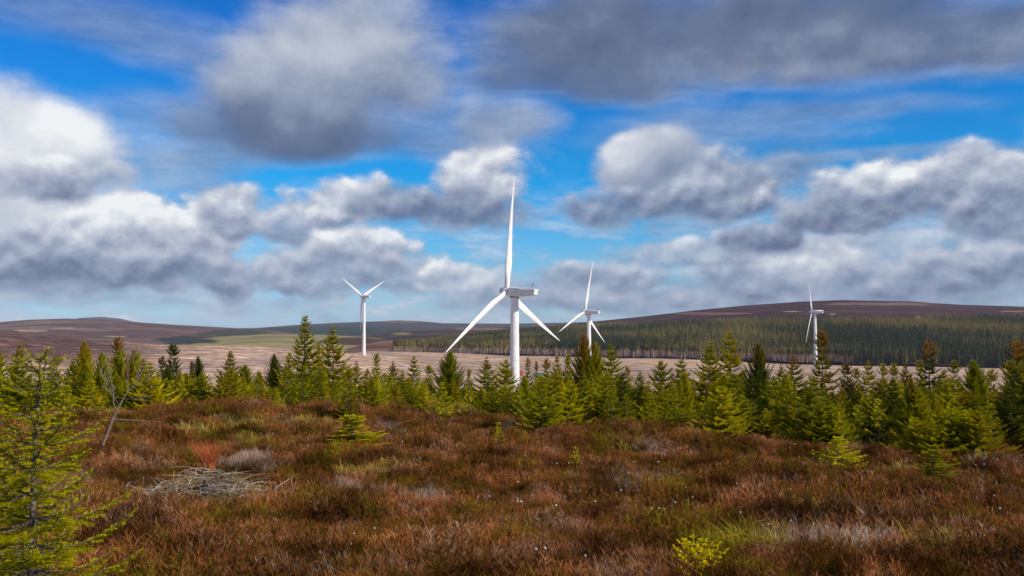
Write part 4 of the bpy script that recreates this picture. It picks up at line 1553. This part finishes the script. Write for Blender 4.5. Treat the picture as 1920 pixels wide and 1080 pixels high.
def forest():
    rs = np.random.RandomState(11)
    srcs = [forest_tree(1, .03), forest_tree(2, .03, 20, 2.0), forest_tree(3, .05, 20, 2.6), forest_tree(4, .58, 20, 1.8), forest_tree(5, .5, 20, 2.0), forest_tree(6, .66, 20, 1.7)]
    # upper boundary of the wood (row of the ground on the slope)
    ub = ([700, 760, 860, 960, 1060, 1130, 1220, 1300, 1440, 1560, 1640, 1700, 1730, 1800, 1920, 2300],
          [652, 645, 638, 631, 623, 619, 614, 612, 604, 604, 607, 607, 601, 600, 600, 604])
    n = 200000
    px = rs.uniform(738, 2150, n)
    Ymin, Ymax = 950.0, 3000.0
    Y = np.sqrt(rs.rand(n) * (Ymax ** 2 - Ymin ** 2) + Ymin ** 2)
    X = (px - 960) / F * Y
    ed = np.interp(px, EDGE[0], EDGE[1]) + 12 * fbm(px / 40, px * 0, 3, 9) + 6
    Z = f_big(X, Y)
    py = HOR - (Z - CAMZ) / Y * F
    upb = np.interp(px, ub[0], ub[1]) + 1.5 * fbm(px / 30, px * 0 + 3, 3, 19)
    ok = (Y > ed) & (py > upb)
    # open rides
    ok &= ~((np.abs((px - 1250) + (Y - 1700) * .45) < 3))
    X, Y, Z, px, ed = X[ok], Y[ok], Z[ok], px[ok], ed[ok]
    Z = np.maximum(Z, -60)
    dens = np.where(Y < ed + 120, 1.0, .7)
    k = rs.rand(len(X)) < dens * 0.55
    X, Y, Z, px, ed = X[k], Y[k], Z[k], px[k], ed[k]
    bare = (Y < ed + 50) & (px < 1640) & (rs.rand(len(X)) < np.where(px < 1560, .99, .4))
    idx = np.where(bare, rs.randint(3, 6, len(X)), rs.randint(0, 3, len(X)))
    s = rs.uniform(.70, 1.22, len(X)) * np.where(py[ok][k] < 618, .8, 1.0)
    # front line of trunks
    m = 900
    fpx = rs.uniform(740, 1700, m)
    fY = np.interp(fpx, EDGE[0], EDGE[1]) + 12 * fbm(fpx / 40, fpx * 0, 3, 9) + rs.uniform(-2, 8, m)
    fX = (fpx - 960) / F * fY
    fZ = f_big(fX, fY)
    X = np.concatenate([X, fX]); Y = np.concatenate([Y, fY]); Z = np.concatenate([Z, fZ])
    idx = np.concatenate([idx, np.where(fpx < 1600, rs.randint(3, 6, m), rs.randint(0, 3, m))])
    s = np.concatenate([s, rs.uniform(.8, 1.05, m)])
    rot = np.stack([rs.normal(0, .02, len(X)), rs.normal(0, .02, len(X)), rs.uniform(0, 6.28, len(X))], 1)
    print('forest', len(X))
    scatter('plantation_forest', np.stack([X, Y, Z], 1), rot, np.stack([s, s, s], 1), idx, srcs,
            'dark spruce plantation covering the far slope, bare trunks along its cut edge', 'forest')


forest()


# ------------------------------------------------------------------ wind turbines
HUB, ROT = 65.0, 38.0


def blade_mesh():
    V, Fq = [], []
    NS, NP = 30, 16
    for i in range(NS + 1):
        u = i / NS
        r = 0.9 + (ROT - 0.9) * u
        if u < .045: ch, th = 1.75, 1.75
        elif u < .22:
            k = (u - .045) / .175; k = k * k * (3 - 2 * k)
            ch, th = 1.75 + (2.9 - 1.75) * k, 1.75 + (.85 - 1.75) * k
        else:
            k = (u - .22) / .78
            ch = 2.9 * (1 - k) ** .95 * .92 + .25
            th = .85 * (1 - k) ** 1.1 + .06
            if u > .97: ch *= max(.25, (1 - u) / .03)
        tw = R(16) * (1 - u) ** 2 + R(3)
        pre = -1.2 * u ** 2
        for p in range(NP):
            a = 2 * PI * p / NP
            # rounded leading edge, thin trailing edge
            cx = math.cos(a)
            rnd_ = max(0, 1 - (u - .045) / .175) if u > .045 else 1
            c = cx * .5 * ch
            sh = 1 if cx > 0 else (1 - (-cx) ** 1.6 * .85)
            t = math.sin(a) * .5 * th * (rnd_ + (1 - rnd_) * sh)
            off = -.12 * ch * (1 - rnd_)
            yy = c + off
            xx = t
            V.append((xx * math.cos(tw) + yy * math.sin(tw) - pre * -1, yy * math.cos(tw) - xx * math.sin(tw), r))
    for i in range(NS):
        for p in range(NP):
            a = i * NP + p; b = i * NP + (p + 1) % NP
            Fq.append((a, b, b + NP, a + NP))
    tip = len(V); V.append((1.2 * 1 * -1 * -1, -.05, ROT + .15))
    T3 = [(NS * NP + p, NS * NP + (p + 1) % NP, tip) for p in range(NP)]
    return mesh_np('blade', V, [np.array(Fq), np.array(T3)], M_white, True)


def lathe(prof, n=32, axis='Z'):
    V, Fq = [], []
    for (r, h) in prof:
        for k in range(n):
            a = 2 * PI * k / n
            c, s_ = r * math.cos(a), r * math.sin(a)
            V.append((c, s_, h) if axis == 'Z' else (h, c, s_))
    for i in range(len(prof) - 1):
        for k in range(n):
            a = i * n + k; b = i * n + (k + 1) % n
            Fq.append((a, b, b + n, a + n) if axis == 'Z' else (a, a + n, b + n, b))
    return V, Fq


def turbine_meshes():
    M = {}
    # tower: tapered, with flange rings where its sections meet
    H = HUB - 1.7
    prof = [(2.15, -1.5), (2.15, 0)]
    for f in (0.0, .33, .66, .985):
        z = H * f; r = 2.05 - .72 * f
        prof += [(r, z - .3), (r, z - .01), (r, z), (r + .035, z + .004), (r + .035, z + .2), (r, z + .204), (r, z + .22), (r, z + .5)]
    prof = [q for q in prof if q[1] <= H]
    prof += [(1.33, H)]
    V, Fq = lathe(prof, 40)
    me = mesh_np('tower', V, np.array(Fq), M_white, True)
    M['tower'] = me
    # door
    V, Fq = [], []
    M['door'] = box_mesh('door', (-.45, -2.12, .9), (.45, -1.98, 3.1), M_dark)
    # nacelle: long box, tapering to the rear from below, roof fin sloping; +X is the rotor end
    secs = [(2.0, 1.25, -1.35, 1.35), (1.6, 1.5, -1.6, 1.6), (-1.0, 1.62, -1.65, 1.72), (-5.2, 1.5, -1.15, 1.55), (-7.6, 1.3, -.75, 1.25), (-8.1, 1.2, -.45, 1.15)]
    V, Fq = [], []
    for (x, hw, zb, zt) in secs:
        c = .28
        ring = [(hw, zb + c), (hw, zt - c * 1.6), (hw - c * 1.5, zt), (-hw + c * 1.5, zt), (-hw, zt - c * 1.6), (-hw, zb + c), (-hw + c, zb), (hw - c, zb)]
        V += [(x, a, b) for a, b in ring]
    n = 8
    for i in range(len(secs) - 1):
        for k in range(n):
            a = i * n + k; b = i * n + (k + 1) % n
            Fq.append((a, b, b + n, a + n))
    caps = [tuple(range(n))[::-1], tuple(range((len(secs) - 1) * n, len(secs) * n))]
    me = mesh_np('nacelle', V, [np.array(Fq), np.array(caps)], M_nac)
    M['nacelle'] = me
    M['roof_hatch'] = box_mesh('roof_hatch', (-8.9, -1.25, 1.17), (-2.2, 1.25, 1.74), M_white, slope=-.06)
    M['rear_cover'] = box_mesh('rear_cover', (-8.75, -1.1, -.45), (-8.08, 1.1, .95), M_white, slope=0)
    M['yaw_ring'] = mesh_np('yaw_ring', *[q if i == 0 else np.array(q) for i, q in enumerate(lathe([(1.30, -2.05), (1.45, -1.95), (1.45, -1.6), (1.3, -1.5)], 32))], M_dark, True)
    V, Fq = lathe([(.01, 3.1), (.5, 2.95), (.9, 2.55), (1.15, 1.9), (1.28, 1.1), (1.32, .2), (1.3, -.6), (1.15, -1.0), (1.1, -1.15)], 28, 'X')
    M['hub'] = mesh_np('hub', V, np.array(Fq), M_nac, True)
    V, Fq = [], []
    tube([(-7.2, 0, 1.2), (-7.2, 0, 3.0)], [.05, .04], 6, V, Fq)
    tube([(-7.2, -.55, 2.75), (-7.2, .55, 2.75)], [.035, .035], 5, V, Fq)
    tube([(-7.2, -.55, 2.75), (-7.2, -.55, 3.1)], [.07, .07], 5, V, Fq)
    tube([(-7.2, .55, 2.75), (-7.2, .55, 3.1)], [.07, .07], 5, V, Fq)
    M['wind_sensor'] = mesh_np('wind_sensor', [tuple(v) for v in V], np.array(Fq), M_dark, True)
    M['blade'] = blade_mesh()
    V, Fq = lathe([(3.6, -2.0), (3.6, .12), (2.2, .12), (2.2, .1)], 24)
    M['foundation'] = mesh_np('foundation', V, np.array(Fq), mat_simple('concrete', (.35, .34, .32), (.45, .44, .41), 2, .9, .1))
    return M


def box_mesh(name, a, b, mat, slope=0.0, bev=0.05):
    import bmesh
    bm = bmesh.new()
    bmesh.ops.create_cube(bm, size=1)
    for v in bm.verts:
        v.co = Vector(((a[i] + b[i]) / 2 + v.co[i] * (b[i] - a[i]) for i in range(3)))
        v.co.z += (b[0] - v.co.x) * slope
    if bev:
        bmesh.ops.bevel(bm, geom=bm.edges[:], offset=min(bev, .3 * min(b[i] - a[i] for i in range(3))), segments=2, affect='EDGES')
    me = bpy.data.meshes.new(name)
    bm.to_mesh(me); bm.free()
    me.materials.append(mat)
    return me


TM = turbine_meshes()
UP = Vector((-math.sin(R(54)), math.cos(R(54)), 0))
YAW = math.atan2(UP.y, UP.x)
TILT = R(5)


def turbine(px_tower, py_hub, Y, phase, label):
    top = P(px_tower, py_hub, Y)
    root = empty('wind_turbine', (top.x, Y, top.z - HUB), YAW)
    tag(root, label, 'wind turbine', 'white three-bladed wind turbines')
    def part(n, parent=root, loc=(0, 0, 0), rot=None):
        o = bpy.data.objects.new(n, TM[n]); link(o, parent)
        o.location = loc
        if rot is not None: o.rotation_euler = rot
        return o
    tw = part('tower')
    part('door', tw)
    part('foundation')
    part('yaw_ring', root, (0, 0, HUB))
    nc = part('nacelle', root, (0, 0, HUB), Euler((0, -TILT, 0)))
    part('roof_hatch', nc); part('rear_cover', nc); part('wind_sensor', nc)
    hc = Vector((math.cos(TILT) * 3.3, 0, HUB + math.sin(TILT) * 3.3))
    RM = Matrix.Rotation(-TILT, 3, 'Y')
    hb = part('hub', root, hc, RM.to_euler())
    for k in range(3):
        m = RM @ Matrix.Rotation(R(phase + 120 * k), 3, 'X')
        part('blade', root, hc, m.to_euler())
    return root


turbine(965, 547, 301, -3, 'largest and nearest white wind turbine, near the centre, one blade pointing straight up')
turbine(1104, 585, 648, 7, 'second largest turbine just right of the centre one, one blade pointing up')
turbine(683, 556, 980, 180, 'small turbine at left of centre, with two blades raised like a V')
turbine(1528, 585, 968, 86, 'right-hand turbine in front of the wooded hill, one blade hidden behind its nacelle')


# ------------------------------------------------------------------ site cabins by the big turbine, track
def cabins():
    red = mat_simple('red_paint', (.50, .06, .04), (.58, .09, .06), 1, .5, .3)
    grn = mat_simple('green_paint', (.05, .14, .09), (.08, .18, .12), 1, .5, .3)
    wht = mat_simple('white_roof', (.74, .74, .72), (.8, .8, .78), 1, .6, .3)
    def cab(px, py, Y, size, mat, roof, label, name):
        p = P(px, py, Y)
        w_, d_, h_ = size
        z = zat(p.x, Y)
        p.z = z
        root = empty(name, p, .15)
        tag(root, label, 'cabin')
        o = bpy.data.objects.new('wall', box_mesh('wall', (-w_ / 2, -d_ / 2, -.3), (w_ / 2, d_ / 2, h_), mat)); link(o, root)
        o = bpy.data.objects.new('roof', box_mesh('roof', (-w_ / 2 - .15, -d_ / 2 - .15, h_ + .002), (w_ / 2 + .15, d_ / 2 + .15, h_ + .28), roof)); link(o, root)
        o = bpy.data.objects.new('door', box_mesh('door', (-.5, -d_ / 2 - .06, 0), (.5, -d_ / 2 - .003, 2.1), M_dark)); link(o, root)
        for s_ in (-1, 1):
            if w_ > 5:
                o = bpy.data.objects.new('window', box_mesh('window', (s_ * w_ * .3 - .6, -d_ / 2 - .05, 1.1), (s_ * w_ * .3 + .6, -d_ / 2 - .003, 2.0), M_dark)); link(o, root)
    cab(977, 708, 870, (3.8, 3.0, 4.0), red, red, 'small red site cabin beside the foot of the big turbine', 'site_cabin')
    cab(1010, 709, 870, (11, 3.2, 3.2), grn, wht, 'long green site cabin with a white roof right of the red one', 'site_cabin')


cabins()


def track(pts, width, name, mat):
    V, Fq = [], []
    P3 = []
    for (px, Y) in pts:
        P3.append(((px - 960) / F * Y, Y))
    # resample
    out = []
    for i in range(len(P3) - 1):
        for k in range(14):
            t = k / 14
            p0 = P3[max(i - 1, 0)]; p1 = P3[i]; p2 = P3[i + 1]; p3 = P3[min(i + 2, len(P3) - 1)]
            c = [0.5 * (2 * p1[j] + (p2[j] - p0[j]) * t + (2 * p0[j] - 5 * p1[j] + 4 * p2[j] - p3[j]) * t * t + (-p0[j] + 3 * p1[j] - 3 * p2[j] + p3[j]) * t ** 3) for j in (0, 1)]
            out.append(c)
    out = np.array(out)
    d = np.gradient(out, axis=0)
    d /= np.linalg.norm(d, axis=1)[:, None]
    nrm = np.stack([-d[:, 1], d[:, 0]], 1)
    cols = np.linspace(-.5, .5, 7)
    A = out[:, None, :] + nrm[:, None, :] * (cols * width)[None, :, None]
    Z = ground_z(A[..., 0], A[..., 1]) + .35 - .2 * np.abs(cols)[None, :]
    V = np.concatenate([A, Z[..., None]], -1).reshape(-1, 3)
    n = len(out); m = 7
    i = np.arange(n - 1)[:, None] * m; j = np.arange(m - 1)[None, :]
    Fq = np.stack([i + j, i + j + 1, i + m + j + 1, i + m + j], -1).reshape(-1, 4)
    o = bpy.data.objects.new(name, mesh_np(name, V, Fq, mat, True)); link(o)
    tag(o, kind='structure')


M_gravel = mat_simple('gravel', (.36, .28, .22), (.52, .43, .35), .3, .95, .05, 6)
track([(690, 985), (715, 960), (745, 925), (762, 890), (790, 860), (850, 830), (960, 850), (1010, 862)], 6.0, 'gravel_track', M_gravel)
track([(700, 975), (760, 1010), (830, 1040), (960, 1080)], 5.0, 'gravel_track', M_gravel)


# ------------------------------------------------------------------ haze
def haze():
    me = box_mesh('haze', (-15500, -15500, -110), (15500, 15500, 420), None, bev=0) if False else None
    import bmesh
    bm = bmesh.new()
    bmesh.ops.create_cube(bm, size=1)
    for v in bm.verts:
        v.co = Vector((v.co.x * 31000, v.co.y * 31000, -110 if v.co.z < 0 else 420))
    me = bpy.data.meshes.new('haze'); bm.to_mesh(me); bm.free()
    m, w, out = new_mat('haze_air')
    pv = w.node('ShaderNodeVolumePrincipled')
    pv.inputs['Color'].default_value = (0.75, 0.85, 1.0, 1)
    pv.inputs['Density'].default_value = 3.0e-5
    pv.inputs['Anisotropy'].default_value = 0.0
    w.l.new(pv.outputs[0], out.inputs['Volume'])
    me.materials.append(m)
    o = bpy.data.objects.new('haze', me); link(o)
    tag(o, 'thin blue haze over the far hills', 'haze', kind='stuff')


haze()
